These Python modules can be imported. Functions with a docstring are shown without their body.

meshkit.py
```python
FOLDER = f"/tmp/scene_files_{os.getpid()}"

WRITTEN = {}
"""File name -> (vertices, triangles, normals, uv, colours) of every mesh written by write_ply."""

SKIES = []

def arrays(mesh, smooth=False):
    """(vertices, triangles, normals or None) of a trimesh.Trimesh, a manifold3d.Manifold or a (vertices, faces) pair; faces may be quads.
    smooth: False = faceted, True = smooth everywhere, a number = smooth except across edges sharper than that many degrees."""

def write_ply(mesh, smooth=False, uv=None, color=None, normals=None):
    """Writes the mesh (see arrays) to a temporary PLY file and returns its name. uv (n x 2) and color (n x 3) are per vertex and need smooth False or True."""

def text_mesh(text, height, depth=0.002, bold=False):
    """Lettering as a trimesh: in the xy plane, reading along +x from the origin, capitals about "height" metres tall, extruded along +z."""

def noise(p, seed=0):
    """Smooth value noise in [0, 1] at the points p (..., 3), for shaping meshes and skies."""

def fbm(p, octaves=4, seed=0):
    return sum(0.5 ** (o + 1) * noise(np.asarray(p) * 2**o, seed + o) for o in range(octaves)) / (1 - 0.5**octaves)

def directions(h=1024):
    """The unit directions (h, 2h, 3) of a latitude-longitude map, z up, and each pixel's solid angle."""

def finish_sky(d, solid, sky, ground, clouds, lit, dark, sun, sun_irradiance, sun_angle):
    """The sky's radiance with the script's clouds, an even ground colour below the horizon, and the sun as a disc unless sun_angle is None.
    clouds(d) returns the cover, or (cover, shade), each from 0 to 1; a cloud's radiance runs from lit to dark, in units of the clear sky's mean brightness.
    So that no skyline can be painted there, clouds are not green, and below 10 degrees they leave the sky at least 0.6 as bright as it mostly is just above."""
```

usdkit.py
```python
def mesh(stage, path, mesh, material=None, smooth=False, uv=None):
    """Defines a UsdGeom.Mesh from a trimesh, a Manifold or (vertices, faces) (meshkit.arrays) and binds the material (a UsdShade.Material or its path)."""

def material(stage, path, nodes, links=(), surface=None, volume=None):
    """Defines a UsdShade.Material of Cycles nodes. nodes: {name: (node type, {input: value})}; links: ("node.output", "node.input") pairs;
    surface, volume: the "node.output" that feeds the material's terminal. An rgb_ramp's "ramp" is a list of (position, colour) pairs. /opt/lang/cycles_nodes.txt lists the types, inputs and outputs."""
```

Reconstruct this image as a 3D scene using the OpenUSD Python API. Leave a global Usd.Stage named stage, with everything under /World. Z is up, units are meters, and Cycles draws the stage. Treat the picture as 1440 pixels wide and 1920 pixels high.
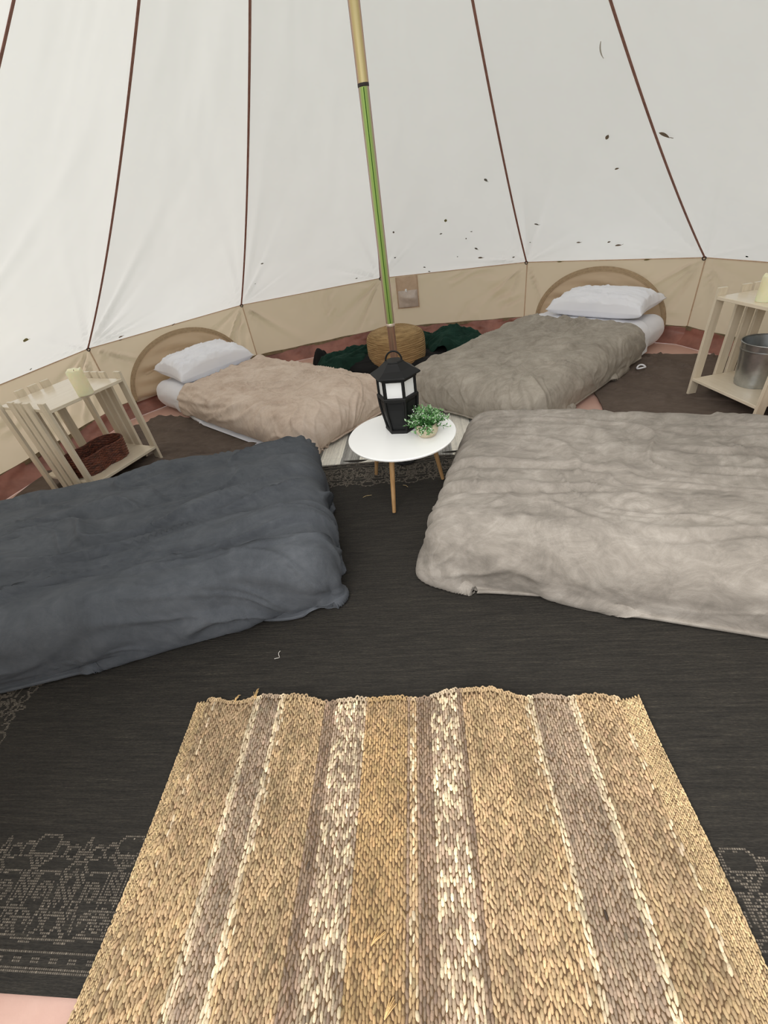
import math
import numpy as np
import trimesh
import manifold3d as m3
from scipy import ndimage
from scipy.spatial import cKDTree
from pxr import Usd, UsdGeom, UsdLux, UsdShade, Sdf, Gf, Vt
import usdkit
import meshkit

stage = Usd.Stage.CreateInMemory()
UsdGeom.SetStageUpAxis(stage, 'Z')
UsdGeom.SetStageMetersPerUnit(stage, 1.0)
WORLD = UsdGeom.Xform.Define(stage, '/World')
UsdGeom.Scope.Define(stage, '/World/Looks')
PI = math.pi

# ------------------------------------------------------------------ camera, sky, sun, exposure
FPX = 804.946                              # focal length in pixels of a 1440 x 1920 picture
CAM_R = (0.99024447, 0.05364578, -0.12860025)
CAM_U = (0.07143857, 0.59693579, 0.79910212)
CAM_F = (-0.11963455, 0.80049347, -0.58727999)
CAM_P = (0.0, 0.0, 1.1497)
cam = UsdGeom.Camera.Define(stage, '/World/camera')
cam.AddTransformOp().Set(Gf.Matrix4d(*CAM_R, 0, *CAM_U, 0, *[-c for c in CAM_F], 0, *CAM_P, 1))
cam.CreateHorizontalApertureAttr(36.0)
cam.CreateVerticalApertureAttr(48.0)
cam.CreateFocalLengthAttr(36.0 * FPX / 1440)
cam.CreateClippingRangeAttr(Gf.Vec2f(0.02, 1000))
cam.CreateExposureAttr(-1.36)

dome = UsdLux.DomeLight.Define(stage, '/World/sky')            # bright overcast sky
dome.CreateIntensityAttr(0.95)
dome.CreateColorAttr(Gf.Vec3f(0.97, 0.985, 1.0))
sun = UsdLux.DistantLight.Define(stage, '/World/sun')          # the sun's glow through the clouds, from the left
sun.CreateAngleAttr(70.0)
sun.CreateIntensityAttr(2.0)
sun.CreateColorAttr(Gf.Vec3f(1.0, 0.97, 0.92))
_az, _el = math.radians(232), math.radians(46)
sun.AddRotateXYZOp().Set(Gf.Vec3f(0, math.degrees(PI / 2 - _el), math.degrees(_az)))


# ------------------------------------------------------------------ helpers: scene tree
_taken = {}


def numbered(parent, name):
    k = (parent, name)
    n = _taken.get(k, 0)
    _taken[k] = n + 1
    return f'{parent}/{name}' if n == 0 else f'{parent}/{name}_{n:03d}'


def tag(prim, label=None, cat=None, group=None, kind=None):
    prim = prim.GetPrim() if hasattr(prim, 'GetPrim') else prim
    for k, v in (('label', label), ('category', cat), ('group', group), ('kind', kind)):
        if v:
            prim.SetCustomDataByKey(k, v)
    return prim


def thing(name, label, cat, loc=(0, 0, 0), rz=0.0, group=None, kind=None):
    x = UsdGeom.Xform.Define(stage, numbered('/World', name))
    x.AddTranslateOp().Set(Gf.Vec3d(*map(float, loc)))
    if rz:
        x.AddRotateZOp().Set(math.degrees(rz))
    return tag(x, label, cat, group, kind)


def part(parent, name, mesh, material, smooth=False, col=None, label=None, kind=None):
    base = '/World' if parent is None else str(parent.GetPath())
    m = usdkit.mesh(stage, numbered(base, name), mesh, material, smooth)
    if col is not None:
        UsdGeom.PrimvarsAPI(m).CreatePrimvar('col', Sdf.ValueTypeNames.Color3fArray, 'vertex').Set(Vt.Vec3fArray.FromNumpy(np.asarray(col, np.float32)))
    return tag(m, label=label, kind=kind)


def top(name, mesh, material, label, cat, smooth=False, col=None, group=None, kind=None):
    return tag(part(None, name, mesh, material, smooth, col), label, cat, group, kind)


# ------------------------------------------------------------------ helpers: shapes
def cat(*ms):
    vs, fs, n = [], [], 0
    for m in ms:
        v, f, _ = meshkit.arrays(m)
        vs.append(v)
        fs.append(f + n)
        n += len(v)
    return np.vstack(vs), np.vstack(fs)


def box(x0, x1, y0, y1, z0, z1, c=0.0015):
    """A box with chamfered edges."""
    hx, hy, hz = (x1 - x0) / 2, (y1 - y0) / 2, (z1 - z0) / 2
    c = min(c, hx * .6, hy * .6, hz * .6)
    pts = [(sx * (hx - a), sy * (hy - b), sz * (hz - d)) for sx in (-1, 1) for sy in (-1, 1) for sz in (-1, 1) for a, b, d in ((0, c, c), (c, 0, c), (c, c, 0))]
    h = m3.Manifold.hull_points(np.array(pts)).to_mesh()
    return np.array(h.vert_properties[:, :3]) + [(x0 + x1) / 2, (y0 + y1) / 2, (z0 + z1) / 2], np.array(h.tri_verts)


def hull(pts):
    h = m3.Manifold.hull_points(np.asarray(pts, float)).to_mesh()
    return np.array(h.vert_properties[:, :3]), np.array(h.tri_verts)


def grid_faces(nu, nv, wrap=False, flip=False):
    i, j = np.meshgrid(np.arange(nu - 1), np.arange(nv if wrap else nv - 1), indexing='ij')
    jn = (j + 1) % nv
    q = np.stack([i * nv + j, (i + 1) * nv + j, (i + 1) * nv + jn, i * nv + jn], -1).reshape(-1, 4)
    if flip:
        q = q[:, ::-1]
    return np.vstack([q[:, [0, 1, 2]], q[:, [0, 2, 3]]])


def lathe(profile, n=48):
    """profile: (r, z) pairs, from the bottom outside round to the end; closed ends where r = 0."""
    p = np.asarray(profile, float)
    a = np.arange(n) * 2 * PI / n
    v = np.stack([p[:, :1] * np.cos(a), p[:, :1] * np.sin(a), np.repeat(p[:, 1:], n, 1)], -1).reshape(-1, 3)
    return v, grid_faces(len(p), n, wrap=True, flip=True)


def tube(path, r, sides=8, closed=False):
    p = np.asarray(path, float)
    n = len(p)
    t = (np.roll(p, -1, 0) - np.roll(p, 1, 0)) if closed else np.gradient(p, axis=0)
    t /= np.linalg.norm(t, axis=1, keepdims=True) + 1e-12
    a = np.zeros_like(t)
    ref = np.array([0, 0, 1.0]) if abs(t[0, 2]) < .9 else np.array([1.0, 0, 0])
    for i in range(n):
        x = np.cross(t[i], ref)
        a[i] = x / (np.linalg.norm(x) + 1e-12)
        ref = np.cross(a[i], t[i])
    b = np.cross(t, a)
    ang = np.arange(sides) * 2 * PI / sides
    r = np.broadcast_to(r, (n,))[:, None, None]
    v = (p[:, None] + r * (np.cos(ang)[None, :, None] * a[:, None] + np.sin(ang)[None, :, None] * b[:, None])).reshape(-1, 3)
    f = grid_faces(n, sides, wrap=True)
    if closed:
        j = np.arange(sides)
        q = np.stack([(n - 1) * sides + j, j, (j + 1) % sides, (n - 1) * sides + (j + 1) % sides], -1)
        f = np.vstack([f, q[:, [0, 1, 2]], q[:, [0, 2, 3]]])
    else:
        e0 = [[0, k + 1, k] for k in range(1, sides - 1)]
        o = (n - 1) * sides
        e1 = [[o, o + k, o + k + 1] for k in range(1, sides - 1)]
        f = np.vstack([f, e0, e1])
    return v, f


def ribbon(path, side, nrm, w, th):
    """A flat tape along path: side and nrm are unit vectors per point (or one)."""
    p = np.asarray(path, float)
    s, n_ = np.broadcast_to(side, p.shape), np.broadcast_to(nrm, p.shape)
    ring = np.stack([p - s * w / 2, p + s * w / 2, p + s * w / 2 + n_ * th, p - s * w / 2 + n_ * th], 1)
    v = ring.reshape(-1, 3)
    f = grid_faces(len(p), 4, wrap=True)
    o = (len(p) - 1) * 4
    return v, np.vstack([f, [[0, 1, 2], [0, 2, 3], [o, o + 2, o + 1], [o, o + 3, o + 2]]])


def xf(mesh, loc=(0, 0, 0), rz=0.0, rx=0.0, ry=0.0):
    v, f, _ = meshkit.arrays(mesh)
    cx, sx, cy, sy, cz, sz = math.cos(rx), math.sin(rx), math.cos(ry), math.sin(ry), math.cos(rz), math.sin(rz)
    m = np.array([[cz, -sz, 0], [sz, cz, 0], [0, 0, 1]]) @ np.array([[cy, 0, sy], [0, 1, 0], [-sy, 0, cy]]) @ np.array([[1, 0, 0], [0, cx, -sx], [0, sx, cx]])
    return v @ m.T + np.asarray(loc, float), f


def noise2(shape, cells, seed, octaves=3, rough=.5):
    """Smooth random field over a grid: cells = features across each axis."""
    r = np.random.default_rng(seed)
    out, amp = np.zeros(shape), 1.0
    for o in range(octaves):
        c = [max(2, int(k * 2 ** o)) for k in cells]
        g = r.standard_normal((c[0] + 3, c[1] + 3))
        y, x = np.meshgrid(np.linspace(1, c[0] + 1, shape[0]), np.linspace(1, c[1] + 1, shape[1]), indexing='ij')
        out += amp * ndimage.map_coordinates(g, [y, x], order=3, mode='nearest')
        amp *= rough
    return out


def grid_normals(P):
    du, dv = np.gradient(P, axis=0), np.gradient(P, axis=1)
    n = np.cross(du, dv)
    return n / (np.linalg.norm(n, axis=-1, keepdims=True) + 1e-12)


def shell(P, N, th):
    """A grid sheet P as cloth of thickness th: the face at P + N th, the back at P, joined along the hem."""
    nu, nv = P.shape[:2]
    a, b = (P + N * th).reshape(-1, 3), P.reshape(-1, 3)
    k = nu * nv
    idx = np.arange(k).reshape(nu, nv)
    loop = np.concatenate([idx[:-1, 0], idx[-1, :-1], idx[:0:-1, -1], idx[0, :0:-1]])
    nx = np.roll(loop, -1)
    rim = np.vstack([np.stack([loop, loop + k, nx], 1), np.stack([nx, loop + k, nx + k], 1)])
    f = grid_faces(nu, nv)
    return np.vstack([a, b]), np.vstack([f, f[:, ::-1] + k, rim])


# ------------------------------------------------------------------ materials
def lin(r, g, b):
    return tuple((c / 255 / 12.92) if c / 255 <= .04045 else ((c / 255 + .055) / 1.055) ** 2.4 for c in (r, g, b))


def mat(name, nodes, links, surface='p.BSDF'):
    return usdkit.material(stage, f'/World/Looks/{name}', nodes, links, surface)


def plain(name, c1, rough=.5, c2=None, scale=8., detail=4., stretch=(1, 1, 1), bump=0., bump_scale=200., bstretch=(1, 1, 1), spread=(.35, .65), **kw):
    """Principled with two tones mixed by noise and a fine bump."""
    nodes = {'t': ('texture_coordinate', {}), 'm': ('mapping', {'scale': stretch}),
             'n': ('noise_texture', {'scale': scale, 'detail': detail, 'roughness': .6}),
             'r': ('rgb_ramp', {'ramp': [(spread[0], c1), (spread[1], c2 or c1)]}),
             'p': ('principled_bsdf', {'roughness': rough, **kw})}
    links = [('t.object', 'm.vector'), ('m.vector', 'n.vector'), ('n.fac', 'r.fac'), ('r.color', 'p.base_color')]
    if bump:
        nodes |= {'m2': ('mapping', {'scale': bstretch}), 'n2': ('noise_texture', {'scale': bump_scale, 'detail': 3.}), 'b': ('bump', {'strength': bump, 'distance': .004})}
        links += [('t.object', 'm2.vector'), ('m2.vector', 'n2.vector'), ('n2.fac', 'b.height'), ('b.normal', 'p.normal')]
    return mat(name, nodes, links)


def plush(name, dark, mid, light, seed=0., sheen=.18):
    """Brushed fleece: the nap lies in patches, darker and lighter."""
    nodes = {'t': ('texture_coordinate', {}), 'm': ('mapping', {'location': (seed, seed * .7, 0)}),
             'n': ('noise_texture', {'scale': 3.2, 'detail': 8., 'roughness': .72, 'distortion': 1.2}),
             'm1': ('mapping', {'location': (seed, 3, 0), 'scale': (10, 17, 10)}),
             'n1': ('noise_texture', {'scale': 1., 'detail': 7., 'roughness': .74, 'distortion': 1.4}),
             'x': ('mix', {'fac': .45}),
             'r': ('rgb_ramp', {'ramp': [(.38, dark), (.5, mid), (.62, light)]}),
             'n2': ('noise_texture', {'scale': 420., 'detail': 2.}), 'b': ('bump', {'strength': .35, 'distance': .003}),
             'p': ('principled_bsdf', {'roughness': .9, 'sheen_weight': sheen, 'sheen_roughness': .45, 'sheen_tint': light, 'specular_ior_level': .15})}
    links = [('t.object', 'm.vector'), ('m.vector', 'n.vector'), ('t.object', 'm1.vector'), ('m1.vector', 'n1.vector'), ('n.color', 'x.color1'), ('n1.color', 'x.color2'),
             ('x.color', 'r.fac'), ('r.color', 'p.base_color'), ('t.object', 'n2.vector'), ('n2.fac', 'b.height'), ('b.normal', 'p.normal')]
    return mat(name, nodes, links)


def canvas(name, c, through, gloss=.0):
    """Thin cloth: some light is turned back, some comes through."""
    nodes = {'t': ('texture_coordinate', {}), 'n': ('noise_texture', {'scale': 3., 'detail': 6., 'roughness': .65}),
             'r': ('rgb_ramp', {'ramp': [(.3, tuple(.985 * k for k in c)), (.7, tuple(min(1, 1.01 * k) for k in c))]}),
             'n2': ('noise_texture', {'scale': 900., 'detail': 2.}), 'b': ('bump', {'strength': .1, 'distance': .002}),
             'd': ('diffuse_bsdf', {}), 'l': ('translucent_bsdf', {}), 'x': ('mix_closure', {'fac': through})}
    links = [('t.object', 'n.vector'), ('n.fac', 'r.fac'), ('r.color', 'd.color'), ('r.color', 'l.color'), ('t.object', 'n2.vector'), ('n2.fac', 'b.height'), ('b.normal', 'd.normal'),
             ('d.BSDF', 'x.closure1'), ('l.BSDF', 'x.closure2')]
    return mat(name, nodes, links, 'x.closure')


def vcol(name, rough=.9, bump=0., bscale=300., **kw):
    nodes = {'a': ('attribute', {'attribute': 'col'}), 'p': ('principled_bsdf', {'roughness': rough, **kw})}
    links = [('a.color', 'p.base_color')]
    if bump:
        nodes |= {'t': ('texture_coordinate', {}), 'n2': ('noise_texture', {'scale': bscale, 'detail': 2.}), 'b': ('bump', {'strength': bump, 'distance': .003})}
        links += [('t.object', 'n2.vector'), ('n2.fac', 'b.height'), ('b.normal', 'p.normal')]
    return mat(name, nodes, links)


M_ROOF = canvas('roof_canvas', (.84, .835, .81), .40)
M_WALL = canvas('wall_canvas', (.71, .575, .44), .42)
M_FLAP = canvas('flap_canvas', (.71, .575, .43), .40)
M_SEAM = plain('seam_tape', lin(158, 116, 104), .8, lin(140, 100, 90), 40.)
M_WSEAM = plain('wall_seam', lin(204, 174, 146), .85, lin(190, 160, 134), 40.)
M_ZIP = plain('zip_tape', lin(180, 156, 124), .8, lin(162, 138, 108), 60.)
M_ZIPC = plain('zip_coil', lin(176, 152, 120), .6)
M_HEM = plain('hem_webbing', lin(140, 122, 92), .85, lin(112, 98, 74), 30., bump=.3)
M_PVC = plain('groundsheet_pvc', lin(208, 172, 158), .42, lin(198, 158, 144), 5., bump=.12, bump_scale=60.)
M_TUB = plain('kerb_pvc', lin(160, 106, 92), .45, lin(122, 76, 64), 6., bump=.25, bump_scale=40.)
M_DARK = plain('dark_metal', lin(46, 34, 32), .5)
M_WOODPALE = plain('pale_wood', lin(220, 207, 186), .42, lin(207, 193, 170), 3., stretch=(12, 12, 1.2), coat_weight=.25, coat_roughness=.2)
M_BOARD = plain('pale_board', lin(226, 213, 192), .3, lin(218, 204, 181), 3., stretch=(1.5, 10, 4), coat_weight=.4, coat_roughness=.12)
M_LEG = plain('beech_wood', lin(186, 148, 104), .45, lin(162, 124, 82), 4., stretch=(20, 20, 2))
M_WHITE = plain('white_lacquer', (.9, .9, .89), .28)
M_BLACK = plain('black_plastic', lin(17, 17, 18), .55, specular_ior_level=.3)
M_BLACKP = plain('black_panel', lin(15, 16, 18), .5, specular_ior_level=.3)
M_PANE = mat('milky_pane', {'p': ('principled_bsdf', {'base_color': (.88, .89, .9), 'roughness': .3, 'subsurface_weight': .0})}, [])
M_POT = plain('stoneware', lin(208, 196, 172), .7, lin(186, 172, 148), 60., bump=.15)
M_LEAF = mat('green_leaf', {'a': ('attribute', {'attribute': 'col'}), 'd': ('principled_bsdf', {'roughness': .55}), 'l': ('translucent_bsdf', {}), 'x': ('mix_closure', {'fac': .3})},
             [('a.color', 'd.base_color'), ('a.color', 'l.color'), ('d.BSDF', 'x.closure1'), ('l.BSDF', 'x.closure2')], 'x.closure')
M_STEM = plain('green_stem', lin(70, 110, 60), .7)
M_CANDLE = plain('candle_wax', lin(243, 235, 200), .5, lin(236, 227, 188), 12., subsurface_weight=.3, subsurface_scale=.02)
M_WICK = plain('candle_wick', lin(60, 52, 44), .9)
M_WICKER = plain('dark_wicker', lin(122, 66, 46), .55, lin(66, 32, 22), 9., detail=3., stretch=(4, 4, 26), spread=(.4, .6))
M_JUTEP = plain('jute_rope', lin(172, 142, 98), .9, lin(132, 104, 66), 12., stretch=(1, 1, 8), bump=.5, bump_scale=160.)
M_GALV = plain('galvanised_steel', (.52, .54, .55), .34, (.36, .38, .39), 14., detail=6., metallic=1.0)
M_WARM = plain('beige_fleece_plain', lin(205, 180, 160), .9)
M_SHEET = plain('white_cotton', (.80, .80, .84), .85, (.76, .76, .81), 6., bump=.2, bump_scale=500.)
M_PILLOW = plain('pillow_cotton', (.84, .84, .88), .85, (.81, .81, .86), 6., bump=.2, bump_scale=500.)
M_BLUE = plush('slate_fleece', lin(72, 75, 80), lin(85, 88, 93), lin(98, 101, 106), 1.)
M_TAUPE = plush('silver_taupe_fleece', lin(112, 106, 99), lin(142, 135, 127), lin(168, 161, 153), 2.)
M_BEIGE = plush('beige_fleece', lin(178, 156, 140), lin(203, 184, 168), lin(218, 202, 188), 3.)
M_GREY = plush('brown_grey_fleece', lin(126, 118, 108), lin(154, 146, 135), lin(176, 168, 157), 4.)
M_BROWN = plush('brown_blanket', lin(84, 73, 66), lin(97, 85, 77), lin(108, 96, 88), 5., .2)
M_GREEN = plush('green_throw', lin(20, 40, 33), lin(28, 54, 45), lin(44, 72, 62), 6., .3)
M_BAG = plain('black_fabric', lin(9, 9, 10), .9)
M_LEAFD = mat('dry_leaf', {'a': ('attribute', {'attribute': 'col'}), 'd': ('diffuse_bsdf', {}), 'l': ('translucent_bsdf', {}), 'x': ('mix_closure', {'fac': .35})},
              [('a.color', 'd.color'), ('a.color', 'l.color'), ('d.BSDF', 'x.closure1'), ('l.BSDF', 'x.closure2')], 'x.closure')
M_STRAW = plain('straw', lin(196, 170, 120), .8)
M_THREAD = plain('thread', lin(206, 200, 192), .9)
M_GRASS = plain('meadow', lin(96, 118, 62), .95, lin(70, 92, 48), 3.)
M_RUG = mat('dark_rug_weave', {
    't': ('texture_coordinate', {}), 'm': ('mapping', {'scale': (9, 160, 1)}), 'n': ('noise_texture', {'scale': 1., 'detail': 5., 'roughness': .7}),
    'm3': ('mapping', {'scale': (120, 420, 1)}), 'n3': ('noise_texture', {'scale': 1., 'detail': 2.}),
    'x': ('mix', {'fac': .4}), 'r': ('rgb_ramp', {'ramp': [(.34, lin(26, 24, 22)), (.5, lin(44, 41, 37)), (.6, lin(57, 53, 47)), (.72, lin(96, 90, 78))]}),
    'b': ('bump', {'strength': .8, 'distance': .004}), 'p': ('principled_bsdf', {'roughness': .85, 'specular_ior_level': .3})},
    [('t.object', 'm.vector'), ('m.vector', 'n.vector'), ('t.object', 'm3.vector'), ('m3.vector', 'n3.vector'), ('n.color', 'x.color1'), ('n3.color', 'x.color2'), ('x.color', 'r.fac'), ('r.color', 'p.base_color'),
     ('n.fac', 'b.height'), ('b.normal', 'p.normal')])
M_STITCH = vcol('rug_stitch', .75)
M_JUTE = vcol('jute_yarn', .8, .5, 350., specular_ior_level=.35)
M_STRIPE = vcol('flatweave', .95, .6, 260.)


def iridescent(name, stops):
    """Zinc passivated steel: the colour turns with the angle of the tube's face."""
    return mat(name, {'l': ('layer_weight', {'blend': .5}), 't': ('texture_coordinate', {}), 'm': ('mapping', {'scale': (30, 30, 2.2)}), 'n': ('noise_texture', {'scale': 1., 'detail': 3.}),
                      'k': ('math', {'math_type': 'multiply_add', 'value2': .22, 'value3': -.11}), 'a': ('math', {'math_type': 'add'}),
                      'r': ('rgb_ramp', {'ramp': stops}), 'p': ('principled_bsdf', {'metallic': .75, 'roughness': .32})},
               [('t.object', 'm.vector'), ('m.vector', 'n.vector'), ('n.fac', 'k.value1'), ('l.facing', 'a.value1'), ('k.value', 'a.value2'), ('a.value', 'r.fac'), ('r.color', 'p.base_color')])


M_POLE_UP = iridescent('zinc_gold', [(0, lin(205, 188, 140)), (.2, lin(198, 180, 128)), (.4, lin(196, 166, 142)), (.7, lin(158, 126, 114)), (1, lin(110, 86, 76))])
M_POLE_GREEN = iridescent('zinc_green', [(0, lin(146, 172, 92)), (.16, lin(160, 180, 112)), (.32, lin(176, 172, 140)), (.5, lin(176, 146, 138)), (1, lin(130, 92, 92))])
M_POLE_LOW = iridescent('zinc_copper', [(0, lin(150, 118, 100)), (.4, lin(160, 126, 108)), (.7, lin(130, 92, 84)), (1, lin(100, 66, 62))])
M_POLE_LINE = plain('pole_reflection_green', lin(62, 96, 26), .5, metallic=.5)  # dark green of the reflection line painted down the pole
M_STEEL = plain('bright_steel', lin(214, 196, 186), .3, metallic=1.)

# ------------------------------------------------------------------ the tent: a twelve sided bell tent
POLE = np.array([-.1388, 2.0052])
PH, RT, HW = 1.65737, 2.5, .5457
APEX, SAG = np.array([-.0853, 2.0176, 2.8831]), .117
STEP = PI / 6
WIDE = 2 * RT * math.sin(STEP / 2)


def corner(k, z=HW, r=RT):
    a = PH - k * STEP
    return np.array([POLE[0] + r * math.cos(a), POLE[1] + r * math.sin(a), z])


def seam_point(k, t):
    t = np.asarray(t, float)
    c = corner(k)
    P = c + (APEX - c) * t[..., None]
    P[..., 2] -= SAG * 4 * t * (1 - t)
    return P


def side_frame(k):
    a, b = corner(k), corner(k + 1)
    e = (b - a) / np.linalg.norm(b - a)
    n = np.cross(e, [0, 0, 1.])              # which way is in?
    if n[:2] @ (POLE - (a + b)[:2] / 2) < 0:
        n = -n
    return a, e, n


def wall_at(k, u, z, off=0.):
    a, e, n = side_frame(k)
    return np.array([a[0], a[1], 0]) + e * (np.asarray(u)[..., None] * WIDE) + np.asarray(z)[..., None] * np.array([0, 0, 1.]) + n * np.asarray(off)[..., None] if np.ndim(u) else np.array([a[0], a[1], 0]) + e * u * WIDE + np.array([0, 0, z]) + n * off


def folds(du, dt, seed, reach, lo, hi):
    """Pull creases that fan out of a corner: du, dt are metres from it."""
    r, a = np.hypot(du, dt) + 1e-6, np.arctan2(dt, du)
    g = np.random.default_rng(seed)
    out = np.zeros_like(r)
    for _ in range(5):
        c, w = g.uniform(lo, hi), g.uniform(.03, .075)
        s, amp = g.uniform(.5, 1) * reach, g.uniform(-1, 1)
        out += amp * np.exp(-((a - c) / w) ** 2) * np.clip(r / .05, 0, 1) * np.exp(-(r / s) ** 2)
    return out


def roof_panel(k, t0=0.0):
    nu, nt = 64, 90
    u, t = np.meshgrid(np.linspace(0, 1, nu), t0 + (1 - t0) * np.linspace(0, 1, nt) ** 1.3, indexing='ij')
    t = np.minimum(t, .985)
    a, b = seam_point(k, t), seam_point(k + 1, t)
    P = a * (1 - u[..., None]) + b * u[..., None]
    N = grid_normals(P)
    N *= np.sign(N[:, :, :2] @ (POLE - (corner(k) + corner(k + 1))[:2] / 2))[..., None]
    wide, tall = WIDE * (1 - t), 3.3 * t
    lu, lt = u * wide, tall
    amp = .018 * folds(lu, lt, 100 + k, .45, .25, 1.35) + .018 * folds(wide - lu, lt, 200 + k, .45, .25, 1.35)
    amp += .012 * folds(lu, lt, 300 + k, 1.3, 1.1, 1.5) + .012 * folds(wide - lu, lt, 400 + k, 1.3, 1.1, 1.5)
    amp += .0025 * noise2((nu, nt), (5, 8), 500 + k) * 4 * u * (1 - u)
    amp *= np.clip(np.minimum(u, 1 - u) * 25, 0, 1) * np.clip((t - t0) * 60, 0, 1)
    P = P + N * amp[..., None]
    return P.reshape(-1, 3), grid_faces(nu, nt)


def wall_panel(k):
    nu, nz = 70, 34
    u, z = np.meshgrid(np.linspace(0, 1, nu), np.linspace(.09, HW, nz), indexing='ij')
    lu, lz = u * WIDE, HW - z
    amp = .030 * folds(WIDE - lu, lz, 700 + k, .8, .25, 1.2) + .022 * folds(lu, lz, 800 + k, .6, .25, 1.2)
    d = lu + 1.25 * lz
    amp += .010 * np.sin(d * 26 + 3 * noise2((nu, nz), (3, 2), 900 + k)) * np.clip(noise2((nu, nz), (4, 2), 950 + k), 0, 1)
    amp *= np.clip(np.minimum(u, 1 - u) * 25, 0, 1) * np.clip(lz * 25, 0, 1) * np.clip((z - .09) * 14, 0, 1)
    return wall_at(k, u, z, amp).reshape(-1, 3), grid_faces(nu, nz)


DOOR = (-6, 5)
roof = thing('ceiling', 'pale translucent canvas roof of the bell tent', 'tent roof', kind='structure')
for k in range(-6, 6):
    part(roof, 'roof_panel', roof_panel(k, .62 if k in DOOR else 0.), M_ROOF, True)
for k in range(-6, 6):
    t = np.linspace(.62 if k == -6 else .0, .97, 60)
    P = seam_point(k, t)
    rad = np.array([corner(k)[0] - POLE[0], corner(k)[1] - POLE[1], 0]) / RT
    tan = np.gradient(P, axis=0)
    tan /= np.linalg.norm(tan, axis=1, keepdims=True)
    sd = np.cross(tan, rad)
    sd /= np.linalg.norm(sd, axis=1, keepdims=True)
    inn = np.cross(tan, sd)
    inn *= np.sign(-(inn @ rad))[:, None]
    part(roof, 'seam_tape', ribbon(P + inn * .002, sd, inn, .0125, .002), M_SEAM, 40)
    if k != -6:
        c = corner(k) - rad * .012
        ring = [c + np.array([0, 0, -.002]) + .011 * (math.cos(a) * np.array([rad[1], -rad[0], 0]) + math.sin(a) * np.array([0, 0, 1.])) for a in np.linspace(0, 2 * PI, 14)[:-1]]
        part(roof, 'seam_toggle', tube(ring, .0035, 6, True), M_DARK, True)

SIDES = {'wall_left': (-4, -3, -2), 'wall_back': (-1, 0), 'wall_right': (1, 2, 3), 'wall_front': (-5, 4)}
WL = {'wall_left': 'beige canvas tent wall on the left with an arched window', 'wall_back': 'beige canvas tent wall behind the pouf and pole',
      'wall_right': 'beige canvas tent wall on the right with an arched window', 'wall_front': 'beige canvas tent wall either side of the doorway'}
for name, ks in SIDES.items():
    w = thing(name, WL[name], 'tent wall', kind='structure')
    for k in ks:
        part(w, 'canvas_panel', wall_panel(k), M_WALL, True)
        a, e, n = side_frame(k)
        part(w, 'eave_binding', ribbon(np.array([corner(k), corner(k + 1)]) + n * .001, [0, 0, 1.], n, .007, .0025), M_WSEAM)
        uu = np.linspace(0, 1, 40)
        wob = .004 * np.sin(uu * 23 + k)
        part(w, 'hem_strip', ribbon(wall_at(k, uu, .098 + wob * .6, .004 + 0 * uu), [0, 0, 1.], n, .026, .003), M_HEM, 40)
        z = np.linspace(.105, HW - .01, 12)
        part(w, 'wall_seam', ribbon(wall_at(k, np.full(12, .006), z, np.full(12, .003)), e, n, .008, .002), M_WSEAM, 40)

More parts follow.
